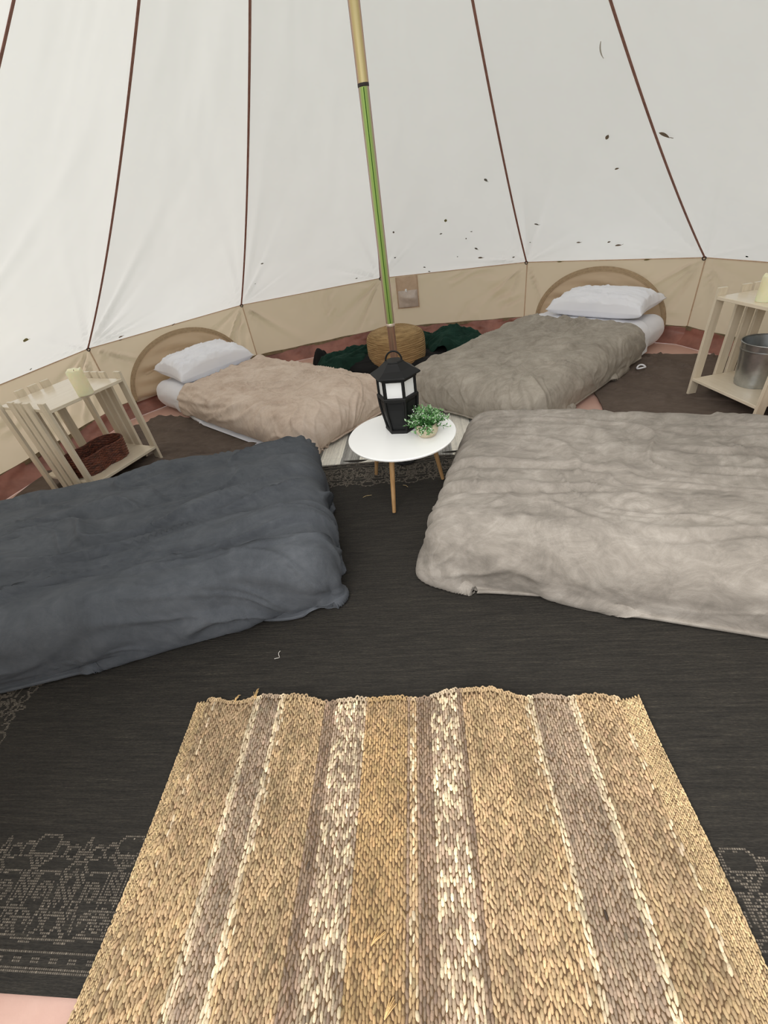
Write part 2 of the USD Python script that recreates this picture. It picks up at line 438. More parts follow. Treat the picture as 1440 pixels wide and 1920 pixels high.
ang = np.linspace(0, 2 * PI, 73)[:-1]
fl = thing('floor', 'terracotta pink plastic groundsheet with upturned edge', 'groundsheet', kind='structure')
pts = np.array([corner(k, 0)[:2] for k in range(12)])
fv = np.vstack([np.c_[pts, np.zeros(12)], np.c_[pts, np.full(12, -.012)]])
fv = np.vstack([fv, [[*POLE, 0], [*POLE, -.012]]])
ff = []
for i in range(12):
    j = (i + 1) % 12
    ff += [[24, j, i], [25, 12 + i, 12 + j], [i, j, 12 + j], [i, 12 + j, 12 + i]]
part(fl, 'groundsheet', (fv, np.array(ff)), M_PVC)
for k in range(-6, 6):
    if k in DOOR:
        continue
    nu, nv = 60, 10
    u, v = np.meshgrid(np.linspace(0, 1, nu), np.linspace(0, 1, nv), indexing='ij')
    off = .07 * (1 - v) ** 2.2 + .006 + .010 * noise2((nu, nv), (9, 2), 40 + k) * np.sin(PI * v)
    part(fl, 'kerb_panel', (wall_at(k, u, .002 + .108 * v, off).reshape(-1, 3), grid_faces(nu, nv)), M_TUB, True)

gr = lathe([(0, -.02), (6, -.02), (30, -.02)], 40)
tag(part(None, 'ground', gr, M_GRASS), 'green meadow around the tent', 'grass', kind='structure')


# ------------------------------------------------------------------ the two arched windows in the canvas wall
def window(idx, k, label):
    w = thing(f'window_{idx}', label, 'tent window', kind='structure')
    th = np.linspace(0, PI, 60)
    zc, A, B, uc = .105, .3875 * WIDE, .388, .4975
    U, Z = uc + A * np.cos(th) / WIDE, zc + B * np.sin(th)
    a, e, n = side_frame(k)
    P = wall_at(k, U, Z, np.full(60, .026))
    side = np.cos(th)[:, None] * e * B + np.sin(th)[:, None] * np.array([0, 0, 1.]) * A
    side /= np.linalg.norm(side, axis=1, keepdims=True)
    part(w, 'zip_tape', ribbon(P, side, n, .034, .003), M_ZIP, 40)
    part(w, 'zip_coil', ribbon(P + n * .003, side, n, .006, .0025), M_ZIPC, 40)
    nu, nr = 60, 16
    t, s = np.meshgrid(th, np.linspace(0, 1, nr), indexing='ij')
    uu, zz = uc + (A - .012) * s * np.cos(t) / WIDE, zc + (B - .012) * s * np.sin(t)
    d = uu * WIDE * .25 + zz
    off = .020 + (.013 * np.sin(d * 62 + 2.2 * np.sin(uu * 9)) + .010 * np.sin(d * 31 + 1)) * np.clip((1 - s) * 5, 0, 1)
    part(w, 'window_flap', (wall_at(k, uu, zz, off).reshape(-1, 3), grid_faces(nu, nr)), M_FLAP, True)
    z2 = wall_at(k, np.array([uc - A / WIDE, uc + A / WIDE]), np.array([zc + .004] * 2), np.full(2, .012))
    part(w, 'bottom_flap', ribbon(z2, [0, 0, 1.], n, .04, .004), M_WALL)


window(1, -2, 'closed arched canvas window with zip behind the beige bed')
window(2, 1, 'closed arched canvas window with zip behind the grey-brown bed')

# ------------------------------------------------------------------ floor coverings
# dark rug: woven ground, border of lighter stitches
RX0, RX1, RY0, RY1, RB = -1.575, 1.335, .07, 2.045, .262
rug = thing('area_rug', 'large charcoal woven rug with a grey arabesque border', 'rug', (0, 0, 0))
nx, ny = 120, 80
gx, gy = np.meshgrid(np.linspace(RX0, RX1, nx), np.linspace(RY0, RY1, ny), indexing='ij')


def rug_edge(x):
    return .010 * np.sin(x * 9 + .5) * np.exp(-((x - .0) / .5) ** 2)


def rug_z(x, y):
    return .008 + .004 * np.exp(-((y - RY1) / .05) ** 2) * (1 + np.sin(x * 11))


gy2 = gy + rug_edge(gx) * np.clip((gy - 1.4) / .6, 0, 1)
P = np.stack([gx, gy2, rug_z(gx, gy)], -1)
Pb = P.copy()
Pb[..., 2] = .0015
part(rug, 'woven_ground', shell(Pb, np.stack([0 * gx, 0 * gx, (P - Pb)[..., 2] / .007], -1), .007), M_RUG, 40)


def curve(*p, n=40):
    p = np.array(p, float)
    t = np.linspace(0, len(p) - 1, n * (len(p) - 1))
    return np.stack([ndimage.map_coordinates(np.pad(p[:, i], 3, mode='reflect', reflect_type='odd'), [t + 3], order=3) for i in (0, 1)], 1)


def circ(x, y, r, a0=0, a1=2 * PI, grow=0.):
    a = np.linspace(a0, a1, 60)
    rr = r * (1 + grow * np.linspace(0, 1, 60))
    return np.stack([x + rr * np.cos(a), y + rr * np.sin(a)], 1)


TW = .109     # half of the repeat, mirrored
lines = [circ(.012, .236, .020), circ(.046, .226, .014, -1, 4.4), circ(.078, .222, .013, -2.6, 2.6), curve((.109, .252), (.100, .225), (.092, .20), (.080, .188)), circ(.109, .212, .010),
         curve((0, .192), (.018, .203), (.03, .215)), curve((.0, .192), (.014, .180), (.012, .160), (.012, .138)), curve((.022, .186), (.022, .15), (.018, .128)),
         curve((.03, .185), (.05, .186), (.07, .184)), circ(.048, .150, .020, -.6, 4.4, -.35), circ(.048, .150, .009), curve((.066, .168), (.070, .14), (.062, .11), (.056, .085)),
         curve((.109, .19), (.094, .17), (.088, .148), (.100, .125)), circ(.0, .108, .017), circ(.0, .108, .008), circ(.034, .098, .012, 0, 4.6), circ(.109, .1, .016),
         curve((.018, .122), (.036, .118), (.05, .108)), curve((.07, .082), (.085, .095), (.094, .118)), curve((0, .078), (.03, .080), (.06, .074), (.109, .078)), circ(.076, .128, .008)]
tree_l = cKDTree(np.vstack(lines))
fills = [(.005, .160, .006, .026), (.088, .172, .012, .016), (.1, .148, .010, .014), (.084, .108, .011, .014), (.0, .205, .010, .010), (.025, .085, .012, .008)]


def border_strip(x0, x1, place, seed, CELL=.0046, name='border_pattern'):
    g = np.random.default_rng(seed)
    s, d = np.meshgrid(np.arange(x0, x1, CELL), np.arange(.030, RB, CELL), indexing='ij')
    s, d = s.ravel(), d.ravel()
    m = np.abs((s + TW * 40) % (2 * TW) - TW)
    on = tree_l.query(np.c_[m, d])[0] < CELL * .72
    for fx, fy, a, b in fills:
        on |= (((m - fx) / a) ** 2 + ((d - fy) / b) ** 2 < 1) & (((np.round(s / CELL) + np.round(d / CELL)).astype(int) % 3) > 0)
    row = ((d - .030) / CELL).round().astype(int)
    k_ = int(.040 / CELL)
    on = np.where(row < k_, (row <= 1) | (row == k_ - 2) | ((row > 2) & (row < k_ - 3) & ((s / CELL).astype(int) % 9 < 4)), on & (d > .070))
    s, d = s[on], d[on]
    x, y = place(s, d)
    n = len(x)
    hx = CELL * .45
    top_ = np.array([[-1, -1, 0], [1, -1, 0], [1, 1, 0], [-1, 1, 0], [-.7, -.55, 1], [.7, -.55, 1], [.7, .55, 1], [-.7, .55, 1]])
    z0 = rug_z(x, y) - .0006
    y = y + rug_edge(x) * np.clip((y - 1.4) / .6, 0, 1)
    h = g.uniform(.0012, .0022, n)
    v = np.stack([x[:, None] + hx * top_[:, 0], y[:, None] + hx * top_[:, 1], z0[:, None] + h[:, None] * top_[:, 2]], -1)
    f0 = np.array([[4, 5, 6], [4, 6, 7], [0, 1, 5], [0, 5, 4], [1, 2, 6], [1, 6, 5], [2, 3, 7], [2, 7, 6], [3, 0, 4], [3, 4, 7]])
    f = (f0[None] + 8 * np.arange(n)[:, None, None]).reshape(-1, 3)
    c = np.array(lin(98, 90, 80)) * g.uniform(.7, 1.3, (n, 1)) * np.where(g.random((n, 1)) < .12, 1.5, 1)
    part(rug, name, (v.reshape(-1, 3), f), M_STITCH, False, np.repeat(c, 8, 0), kind='stuff')


border_strip(RX0 + .03, RX1 - .03, lambda s, d: (s, RY0 + d), 1)
border_strip(RX0 + .03, RX1 - .03, lambda s, d: (s, RY1 - d), 2, .0056)
border_strip(RY0 + RB, RY1 - RB, lambda s, d: (RX0 + d, s), 3)
border_strip(RY0 + RB, RY1 - RB, lambda s, d: (RX1 - d, s), 4, .0056)

# striped flatwoven rug under the pole
srug = thing('striped_rug', 'grey and cream striped flatwoven rug under the tent pole', 'rug')
SX0, SX1, SY0, SY1 = -.72, .78, 2.015, 2.64
edges = [-.72, -.62, -.5, -.395, -.235, -.12, .0, .11, .235, .35, .47, .6, .78]
rs = np.random.default_rng(11)
for i in range(len(edges) - 1):
    nx, ny = 30, 40
    x, y = np.meshgrid(np.linspace(edges[i], edges[i + 1], nx), np.linspace(SY0, SY1, ny), indexing='ij')
    yy = y + .018 * np.exp(-((x + .03) / .12) ** 2) * np.clip((2.3 - y) / .3, 0, 1) - .012 * np.exp(-((x - .24) / .12) ** 2) * np.clip((2.3 - y) / .3, 0, 1)
    z = np.where(y < 2.08, .0155, .010) + .0015 * np.sin(x * 14 + y * 5)
    P = np.stack([x, yy, np.full_like(x, .002)], -1)
    base = np.array(lin(150, 148, 144) if i % 2 == 0 else lin(222, 217, 206))
    cc = base * (1 + (.22 if i % 2 == 0 else .07) * rs.standard_normal((nx, 1, 1)).repeat(ny, 1) + .05 * rs.standard_normal((nx, ny, 1)))
    cc = np.clip(cc * np.ones(3), .02, .9).reshape(-1, 3)
    part(srug, 'grey_stripe' if i % 2 == 0 else 'cream_stripe', shell(P, np.stack([0 * x, 0 * x, (z - .002) / .008], -1), .008), M_STRIPE, False, np.vstack([cc, cc]))


# brown blankets on the groundsheet: flat cloth with low rucks
def quad_cloth(c00, c10, c11, c01, seed, nu=110, nv=110, ruck=.010, z0=.005, freq=(3, 7), bulge=(0, 0)):
    u, v = np.meshgrid(np.linspace(0, 1, nu), np.linspace(0, 1, nv), indexing='ij')
    c = [np.array(q, float) for q in (c00, c10, c11, c01)]
    P = (1 - u)[..., None] * (1 - v)[..., None] * c[0] + u[..., None] * (1 - v)[..., None] * c[1] + u[..., None] * v[..., None] * c[2] + (1 - u)[..., None] * v[..., None] * c[3]
    P = P + .008 * np.stack([noise2((nu, nv), (4, 4), seed + 7), noise2((nu, nv), (4, 4), seed + 8)], -1)
    P = P + np.array(bulge, float) * (np.sin(PI * v) * np.abs(2 * u - 1) * (u < .5 if bulge[0] < 0 else u > .5))[..., None]
    q = noise2((nu, nv), freq, seed)
    z = z0 + ruck * np.clip(1 - np.abs(q) * 2.2, 0, 1) ** 1.5 + .003 * np.abs(noise2((nu, nv), (10, 10), seed + 3))
    P = np.concatenate([P, z[..., None]], -1)
    return shell(P, grid_normals(P) * np.sign(grid_normals(P)[..., 2:].mean()), .005)


top('floor_blanket', quad_cloth((-2.33, 1.45), (-.95, 1.9), (-1.0, 2.55), (-2.06, 3.03), 21, freq=(4, 9), ruck=.020, bulge=(-.26, .02)), M_BROWN, 'dark brown fleece blanket spread on the groundsheet under the left shelf', 'blanket', True, group='brown floor blankets')
top('floor_blanket', quad_cloth((.985, 2.37), (2.14, 1.62), (2.0, 3.04), (1.18, 3.42), 22, freq=(4, 7), ruck=.018, bulge=(.06, 0)), M_BROWN, 'dark brown fleece blanket spread on the groundsheet under the right shelf', 'blanket', True, group='brown floor blankets')


# jute mat: every stitch is a bump of yarn
MX0, MX1, MY0, MY1 = -.735, .498, -.30, .655
mat_o = thing('jute_mat', 'striped tan, grey and cream jute mat at the tent entrance', 'mat')


def mat_warp(x, y, z):
    k = np.clip((y - MY0) / (MY1 - MY0), 0, 1)
    edge = .010 * np.sin(x * 10.5 + 1.1) + .006 * np.sin(x * 23) + .004 * np.sin(x * 47 + 2)
    y2 = y + edge * k ** 6
    lift = .004 * (1 + np.sin(x * 6 + y * 3)) + .010 * k ** 10 * (1 + np.sin(x * 13))
    return x + .006 * np.sin(y * 7) * (np.abs(x + .12) / .6), y2, z + lift * .6


x, y = np.meshgrid(np.linspace(MX0 + .004, MX1 - .004, 90), np.linspace(MY0, MY1 - .003, 60), indexing='ij')
wx, wy, wz = mat_warp(x, y, np.full_like(x, .0115))
P = np.stack([wx, wy, np.full_like(wx, .0105)], -1)
cc = np.tile(np.array(lin(100, 78, 54)), (P.shape[0] * P.shape[1] * 2, 1))
part(mat_o, 'backing', shell(P, np.stack([0 * wx, 0 * wx, (wz - .0105 + .003) / .004], -1), .004), M_JUTE, True, cc)
BANDS = [(0, .022, 'e'), (.022, .036, 't'), (.036, .044, 'x'), (.044, .140, 't'), (.140, .152, 'c'), (.152, .200, 'g'), (.200, .212, 'c'), (.212, .222, 'x'), (.222, .312, 't'), (.312, .338, 'd'),
         (.338, .408, 'm'), (.408, .498, 'T'), (.498, .508, 'd'), (.508, .520, 'x'), (.520, .55, 'd'), (.55, .612, 'm'), (.612, .624, 'd'), (.624, .752, 't'), (.752, .764, 'x'), (.764, .776, 'c'), (.776, .850, 'g'), (.850, .866, 'c'),
         (.866, .945, 't'), (.945, .957, 'x'), (.957, 1.0, 'e')]
TONE = {'t': lin(188, 161, 124), 'T': lin(180, 150, 108), 'g': lin(170, 149, 127), 'd': lin(148, 126, 106), 'c': lin(222, 202, 170), 'e': lin(200, 173, 132)}
na, nc = 6, 5
aa = np.linspace(-1, 1, na)
bb = np.linspace(0, PI, nc)
tmpl = np.stack([np.repeat(np.sqrt(np.clip(1 - np.abs(aa) ** 3.2, 0.04, 1))[:, None] * np.cos(bb), 1, 0), np.repeat(aa[:, None], nc, 1), np.sqrt(np.clip(1 - np.abs(aa) ** 2.2, 0.0, 1))[:, None] * np.sin(bb)], -1).reshape(-1, 3)
tf = grid_faces(na, nc, flip=True)


def stitch_mesh(cx, cy, hw, hl, hh, rot, colr, z):
    n = len(cx)
    lx, ly, lz = tmpl[None, :, 0] * hw[:, None], tmpl[None, :, 1] * hl[:, None], tmpl[None, :, 2] * hh[:, None]
    c, s = np.cos(rot)[:, None], np.sin(rot)[:, None]
    X, Y, Z = mat_warp(cx[:, None] + lx * c - ly * s, cy[:, None] + lx * s + ly * c, z + lz)
    v = np.stack([X, Y, Z], -1).reshape(-1, 3)
    f = (tf[None] + len(tmpl) * np.arange(n)[:, None, None]).reshape(-1, 3)
    return v, f, np.repeat(colr, len(tmpl), 0)


gj = np.random.default_rng(5)
stitches = {'tan_weave': [], 'grey_weave': [], 'cream_weave': [], 'selvedge': []}
xcur, col_i = MX0, 0
fx, fy = [], []
while xcur < MX1 - .002:
    fr = (xcur - MX0) / (MX1 - MX0)
    kind = next(b[2] for b in BANDS if fr < b[1] or b[1] == 1.0)
    pitch = {'e': .0042, 'd': .0062}.get(kind, .0063) * gj.uniform(.92, 1.08)
    ln = {'e': .0088, 't': .0136, 'T': .0136, 'g': .0135, 'd': .0145, 'c': .0165, 'm': .0150, 'x': .0150}[kind]
    ys = np.arange(MY0 + (col_i % 2) * ln * .5 + gj.uniform(0, .1) * ln, MY1 - ln * .3, ln)
    n = len(ys)
    ys = ys + gj.normal(0, .08 * ln, n)
    xs = xcur + pitch / 2 + gj.normal(0, .05 * pitch, n)
    k2 = np.full(n, kind)
    if kind == 'm':
        k2 = np.where(gj.random(n) < .42, 'c', 'g')
    if kind == 'x':
        k2 = np.where(gj.random(n) < .28, 'c', 't')
    base = np.array([TONE[q] for q in k2])
    gm = .38 * np.clip(np.sin(xs * 13 + ys * 4 + 1) + .8 * np.sin(ys * 9 - xs * 5) + gj.normal(0, .35, n) - .2, 0, 1)[:, None]
    if kind in 'tT':
        base = base * (1 - gm) + np.array(lin(156, 134, 112)) * gm
    base = base * gj.normal(1, .06)
    dirt = .93 + .09 * np.sin(xs * 9 + ys * 6) + .06 * np.sin(ys * 31 + xs * 17) + .05 * np.sin(ys * 13 - xs * 41)
    colr = np.clip(base * gj.normal(1, .17, (n, 1)) * dirt[:, None] * (1 + gj.normal(0, .015, (n, 3))), .01, .9)
    thick = np.where(k2 == 'c', gj.uniform(.9, 1.25, n), 1.0)
    tilt = np.where((np.arange(n) // 2 + col_i // 3 + (gj.random(n) < .12)) % 2 > 0, .16, -.13) if kind in 'tT' else 0.
    rot = tilt + gj.normal(0, .13, n)
    hw = pitch * .52 * thick * gj.uniform(.85, 1.15, n)
    hl = ln * .56 * gj.uniform(.85, 1.2, n)
    hh = np.where(kind == 'e', .0022, .0040) * thick * gj.uniform(.75, 1.25, n)
    dest = np.where(k2 == 'c', 'cream_weave', np.where(np.isin(k2, ('g', 'd')), 'grey_weave', np.where(k2 == 'e', 'selvedge', 'tan_weave')))
    for dn in set(dest):
        q = dest == dn
        stitches[dn].append((xs[q], ys[q], hw[q], hl[q], hh[q], rot[q] + np.zeros(q.sum()), colr[q]))
    fx.append(xcur + pitch / 2)
    fy.append((pitch, colr.mean(0)))
    xcur += pitch
    col_i += 1
for dn, l in stitches.items():
    v, f, c = stitch_mesh(*[np.concatenate([q[i] for q in l]) for i in range(6)], np.vstack([q[6] for q in l]), .0140)
    part(mat_o, dn, (v, f), M_JUTE, True, c, kind='stuff')
loops, lc = [], []
for x0, (pt, c0) in zip(fx, fy):
    if pt < .005:
        continue
    r = .0042 * gj.uniform(.8, 1.3)
    a = np.linspace(-.2, PI + .2, 7)
    h0 = gj.uniform(-.002, .004)
    px, py, pz = mat_warp(x0 + r * np.cos(a), MY1 - .004 + h0 + r * 1.9 * np.sin(a), .0150 + 0 * a)
    m = tube(np.c_[px, py, pz + .002 * np.sin(a)], .0026, 5)
    loops.append(m)
    lc.append(np.tile(np.clip(np.array(c0) * gj.uniform(.85, 1.2), 0, .9), (len(m[0]), 1)))
part(mat_o, 'edge_loops', cat(*loops), M_JUTE, True, np.vstack(lc), kind='stuff')
for fxp, fyp, ln, an in ((-.56, .652, .03, 1.6), (-.62, .656, .022, 1.2), (.06, -.05, .05, 2.0), (.11, .04, .045, -1.0), (-.18, .16, .03, .6), (-.15, .07, .03, .9), (-.035, -.08, .05, 2.2)):
    bun = []
    for i in range(9):
        a1 = an + gj.normal(0, .14)
        t = np.linspace(0, 1, 5)
        L = ln * gj.uniform(.6, 1.1)
        px, py, pz = mat_warp(fxp + L * t * math.cos(a1), fyp + L * t * math.sin(a1), .018 + .006 * np.sin(PI * t) * gj.uniform(.3, 1.4))
        bun.append(tube(np.c_[px, py, pz], np.linspace(.0014, .0006, 5), 4))
    m = cat(*bun)
    part(mat_o, 'frayed_tuft', m, M_JUTE, True, np.tile(np.array(lin(222, 186, 130)), (len(m[0]), 1)), kind='stuff')


# ------------------------------------------------------------------ cloth: a sheet laid over an air bed and let fall
def bed_height(y, W, H, tubes, depth):
    return H - depth * (1 - np.abs(np.sin(np.clip(y / W, 0, 1) * PI * tubes)) ** .6)


def drape(L, W, H, r, u0, u1, v0, v1, d=.022, seed=0, slack=.03, tubes=6, depth=.012, steps=95, iters=6, tuck=.03, tip=0.):
    nu, nv = int((u1 - u0) / d) + 1, int((v1 - v0) / d) + 1
    u, v = np.meshgrid(np.linspace(u0, u1, nu), np.linspace(v0, v1, nv), indexing='ij')
    du, dv = u[1, 0] - u[0, 0], v[0, 1] - v[0, 0]
    g = np.random.default_rng(seed)
    X = np.stack([u, v, np.full_like(u, H + .015) + .006 * noise2(u.shape, (12, 9), seed)], -1)
    V = np.zeros_like(X)
    fu = 1 + slack * .6 * (1 + .7 * noise2(u.shape, (4, 3), seed + 1, 2))
    fv = 1 + slack * (1 + .9 * noise2(u.shape, (3, 4), seed + 2, 2))
    fu, fv = np.clip(fu, 1.0, 1.09), np.clip(fv, 1.0, 1.12)
    c = np.array([L / 2, W / 2, H / 2])
    hb = c - r
    dt = .016

    def con(a, b, rest, k):
        A, B = X[a], X[b]
        dd = B - A
        ln = np.linalg.norm(dd, axis=-1)
        m = (.5 * k * (ln - rest) / (ln + 1e-9))[..., None] * dd
        X[a] += m
        X[b] -= m

    s_ = slice
    groups = []
    for o in (0, 1):
        a = (s_(o, nu - 1, 2), s_(None)); b = (s_(o + 1, nu, 2), s_(None))
        groups.append((a, b, (du * fu)[a], 1.0))
        a = (s_(None), s_(o, nv - 1, 2)); b = (s_(None), s_(o + 1, nv, 2))
        groups.append((a, b, (dv * fv)[a], 1.0))
    dg = math.hypot(du, dv)
    for o in (0, 1):
        a = (s_(o, nu - 1, 2), s_(0, nv - 1)); b = (s_(o + 1, nu, 2), s_(1, nv))
        groups.append((a, b, dg * 1.015, .25))
        a = (s_(o, nu - 1, 2), s_(1, nv)); b = (s_(o + 1, nu, 2), s_(0, nv - 1))
        groups.append((a, b, dg * 1.015, .25))
    for o in (0, 1, 2, 3):
        a = (s_(o, nu - 2, 4), s_(None)); b = (s_(o + 2, nu, 4), s_(None))
        groups.append((a, b, 2 * du, .10))
        a = (s_(None), s_(o, nv - 2, 4)); b = (s_(None), s_(o + 2, nv, 4))
        groups.append((a, b, 2 * dv, .10))
    for a, b, _, _ in groups:
        assert X[a].shape == X[b].shape, (X[a].shape, X[b].shape)
    for st in range(steps):
        V[..., 2] -= 9.8 * dt
        V *= .965
        prev = X.copy()
        X += V * dt
        for it in range(iters):
            for a, b, rest, k in groups:
                con(a, b, rest, k)
            # the air bed: a rounded box with lengthwise tubes
            p = X - c
            sink = depth * (1 - np.abs(np.sin(np.clip(X[..., 1] / W, 0, 1) * PI * tubes)) ** .6)
            p[..., 2] += np.where(p[..., 2] > 0, sink, 0)
            q = np.abs(p) - hb
            qp = np.maximum(q, 0)
            ln = np.linalg.norm(qp, axis=-1)
            inside = q.max(-1)
            dist = np.where(ln > 0, ln, 0) + np.minimum(inside, 0) - r
            gdir = np.where((ln > 1e-9)[..., None], qp / (ln[..., None] + 1e-12), (q == q.max(-1, keepdims=True)).astype(float)) * np.sign(p)
            hit = dist < 0
            X -= np.where(hit[..., None], gdir * dist[..., None], 0)
            out = X[..., :2] - np.clip(X[..., :2], 0, [L, W])         # tucked in: the hem stays close to the bed
            od = np.linalg.norm(out, axis=-1)
            lim = tuck + tip * np.exp(-((X[..., 0] - .02) ** 2 + (X[..., 1] + .0) ** 2) / .11 ** 2)
            over = np.maximum(od - lim, 0)
            X[..., :2] -= out * (over / (od + 1e-9))[..., None]
            low = X[..., 2] < .006
            X[..., 2] = np.where(low, .006, X[..., 2])
        V = (X - prev) / dt
        V[hit | low] *= .25
        sp = np.linalg.norm(V, axis=-1, keepdims=True)
        V *= np.minimum(1, 1.6 / (sp + 1e-9))
    # ease the crumpled corners
    wc = sum(np.exp(-((u - a) ** 2 + (v - b) ** 2) / .17 ** 2) for a in (u0, u1) for b in (v0, v1))
    wc = np.clip(wc, 0, 1)[..., None]
    for _ in range(14):
        S = np.stack([ndimage.uniform_filter(X[..., i], 3, mode='nearest') for i in range(3)], -1)
        X = X + (S - X) * wc * .6
    return X, u, v


def wander0(U, seed):
    return .03 * noise2(U.shape, (5, 2), seed + 41, 2)


def refine(X, u, v, seed, k=3, fine=.003, creases=(), big=.006, valleys=(), vdep=.010, swell=None):
    nu, nv = X.shape[:2]
    ys, xs = np.meshgrid(np.linspace(0, nu - 1, (nu - 1) * k + 1), np.linspace(0, nv - 1, (nv - 1) * k + 1), indexing='ij')
    up = lambda a: ndimage.map_coordinates(a, [ys, xs], order=3, mode='nearest')  # noqa: E731
    P = np.stack([up(X[..., i]) for i in range(3)], -1)
    U, Vv = up(u), up(v)
    N = grid_normals(P)
    a = noise2(U.shape, (14, 16), seed + 5, 3)
    b = noise2(U.shape, (8, 22), seed + 6, 3)
    h = fine * (np.clip(1 - np.abs(a) * 1.6, 0, 1) ** 1.5 * .9 + np.clip(1 - np.abs(b) * 1.6, 0, 1) ** 1.5 * 1.1 + .35 * noise2(U.shape, (40, 34), seed + 9, 2))
    w3 = noise2(U.shape, (5, 6), seed + 13, 2)
    warp = .10 * noise2(U.shape, (4, 4), seed + 14, 2)

    def crease(cells, sd, sharp, turn):
        # thin pulled folds: ridges of a field stretched along the bed and sheared by turn
        q = noise2((U.shape[0], U.shape[1] * 2), cells, sd, 1)
        col = np.clip((np.arange(U.shape[1])[None] + U.shape[1] * (.5 + turn * (np.linspace(-.5, .5, U.shape[0])[:, None]) + warp)), 0, 2 * U.shape[1] - 1)
        q = ndimage.map_coordinates(q, [np.arange(U.shape[0])[:, None] + 0 * col, col], order=1, mode='nearest')
        return np.exp(-(q / sharp) ** 2)

    up_ = np.clip((P[..., 2] - .03) / .09, 0, 1)
    h *= .3 + .7 * up_
    h += big * up_ * (crease((2, 22), seed + 21, .24, .40) * np.clip(w3 + .7, 0, 1.2) + .7 * crease((2, 30), seed + 22, .22, .22) * np.clip(.6 - w3, 0, 1.1) + .35 * crease((4, 40), seed + 23, .24, -.2))
    if swell:
        sw = np.abs(np.sin(np.clip((Vv + .5 * wander0(U, seed)) / swell[0], -.6, 1.6) * PI * swell[1]))
        h += swell[2] * np.clip((P[..., 2] - .12) / .08, 0, 1) * sw ** .8
    wander = .022 * noise2(U.shape, (7, 3), seed + 31, 2)
    gate = np.clip(.75 + .6 * noise2(U.shape, (6, 5), seed + 32, 2), .1, 1.3)
    for at in valleys:
        dv = (Vv + wander - at) / .017
        h += vdep * gate * (.55 * np.exp(-((dv - 1.3) / 1.1) ** 2) - np.exp(-np.abs(dv) ** 1.3))
    for ax, at, dep in creases:
        h -= dep * np.exp(-(((U if ax == 0 else Vv) - at) / .006) ** 2) * (.5 + .5 * np.clip(a + .6, 0, 1))
    return P, N, U, Vv, h


class Bed:
    def __init__(self, origin, ang, hand, L=1.9, W=.97, H=.225, z0=0.):
        self.o, self.L, self.W, self.H, self.z0 = np.array(origin, float), L, W, H, z0
        self.e = np.array([math.cos(ang), math.sin(ang), 0.])
        self.w = hand * np.array([-self.e[1], self.e[0], 0.])
        self.hand = hand

    def to(self, P):
        P = np.asarray(P, float)
        return np.array([self.o[0], self.o[1], self.z0]) + P[..., :1] * self.e + P[..., 1:2] * self.w + P[..., 2:] * np.array([0, 0, 1.])

    def put(self, mesh):
        v, f, _ = meshkit.arrays(mesh)
        return self.to(v), (f if self.hand > 0 else f[:, ::-1])


def inset(P, N, h):
    return P + N * h[..., None]


def blanket_mesh(bed, P, N, h, th=.010):
    Q = P + N * .010 + N * np.maximum(h, -.018)[..., None] + N * .003
    Q[..., 2] = np.maximum(Q[..., 2], .018 - bed.z0)
    return bed.put(shell(Q, N, th))


def mattress_mesh(L, W, H, r, tubes, depth, seed):
    s = trimesh.creation.icosphere(4, r)
    pts = np.vstack([s.vertices + [x, y, z] for x in (r, L - r) for y in (r, W - r) for z in (r, H - r)])
    b = m3.Manifold.hull_points(pts).refine_to_length(.022).to_mesh()
    v, f = np.array(b.vert_properties[:, :3]), np.array(b.tri_verts)
    sink = depth * (1 - np.abs(np.sin(np.clip(v[:, 1] / W, 0, 1) * PI * tubes)) ** .6)
    v[:, 2] -= sink * np.clip((v[:, 2] - H / 2) / (H / 2), 0, 1) + .006 * np.clip((v[:, 2] - H / 2) / (H / 2), 0, 1)
    wr = .0022 * np.sin(v[:, 2] * 70 + 3 * np.sin(v[:, 0] * 11 + v[:, 1] * 9)) + .002 * np.sin(v[:, 0] * 47 + v[:, 1] * 31)
    out = v - [L / 2, W / 2, H / 2]
    v = v + wr[:, None] * out / np.linalg.norm(out, axis=1, keepdims=True)
    v[:, 2] = np.maximum(v[:, 2], .002)
    return v, f


# slate bed, front left: foot to the middle of the tent, head to the left wall
b1 = Bed((-.357, 1.024), math.radians(195.2), -1, L=1.68, W=.99, H=.213)
X, u, v = drape(b1.L, b1.W, b1.H, .10, -.125, b1.L + .10, -.135, b1.W + .13, seed=31, slack=.035, tubes=5, depth=.016, tuck=.035)
P, N, U, Vv, h = refine(X, u, v, 31, big=.030, fine=.0012, swell=(b1.W, 5, .016), creases=((0, .42, .003), (0, .95, .003), (1, .1, .002), (1, .55, .002)))
top('blanket', blanket_mesh(b1, P, N, h), M_BLUE, 'slate blue-grey plush blanket draped over the front left air bed', 'blanket', True, group='plush bed blankets')

# silver taupe bed, front right
b2 = Bed((-.046, 1.118), math.radians(-16.4), 1, L=1.74, H=.25)
X, u, v = drape(b2.L, b2.W, b2.H, .10, -.13, b2.L + .10, -.15, b2.W + .13, seed=52, slack=.022, tubes=6, depth=.026, tip=.10)
P, N, U, Vv, h = refine(X, u, v, 52, fine=.002, big=.011, valleys=(.14, .29, .43, .57, .72, .86), vdep=.017, creases=((0, .38, .003), (0, .68, .003), (0, 1.0, .003), (1, .06, .002), (1, .5, .002)))
top('blanket', blanket_mesh(b2, P, N, h), M_TAUPE, 'silver taupe plush blanket draped over the front right air bed', 'blanket', True, group='plush bed blankets')


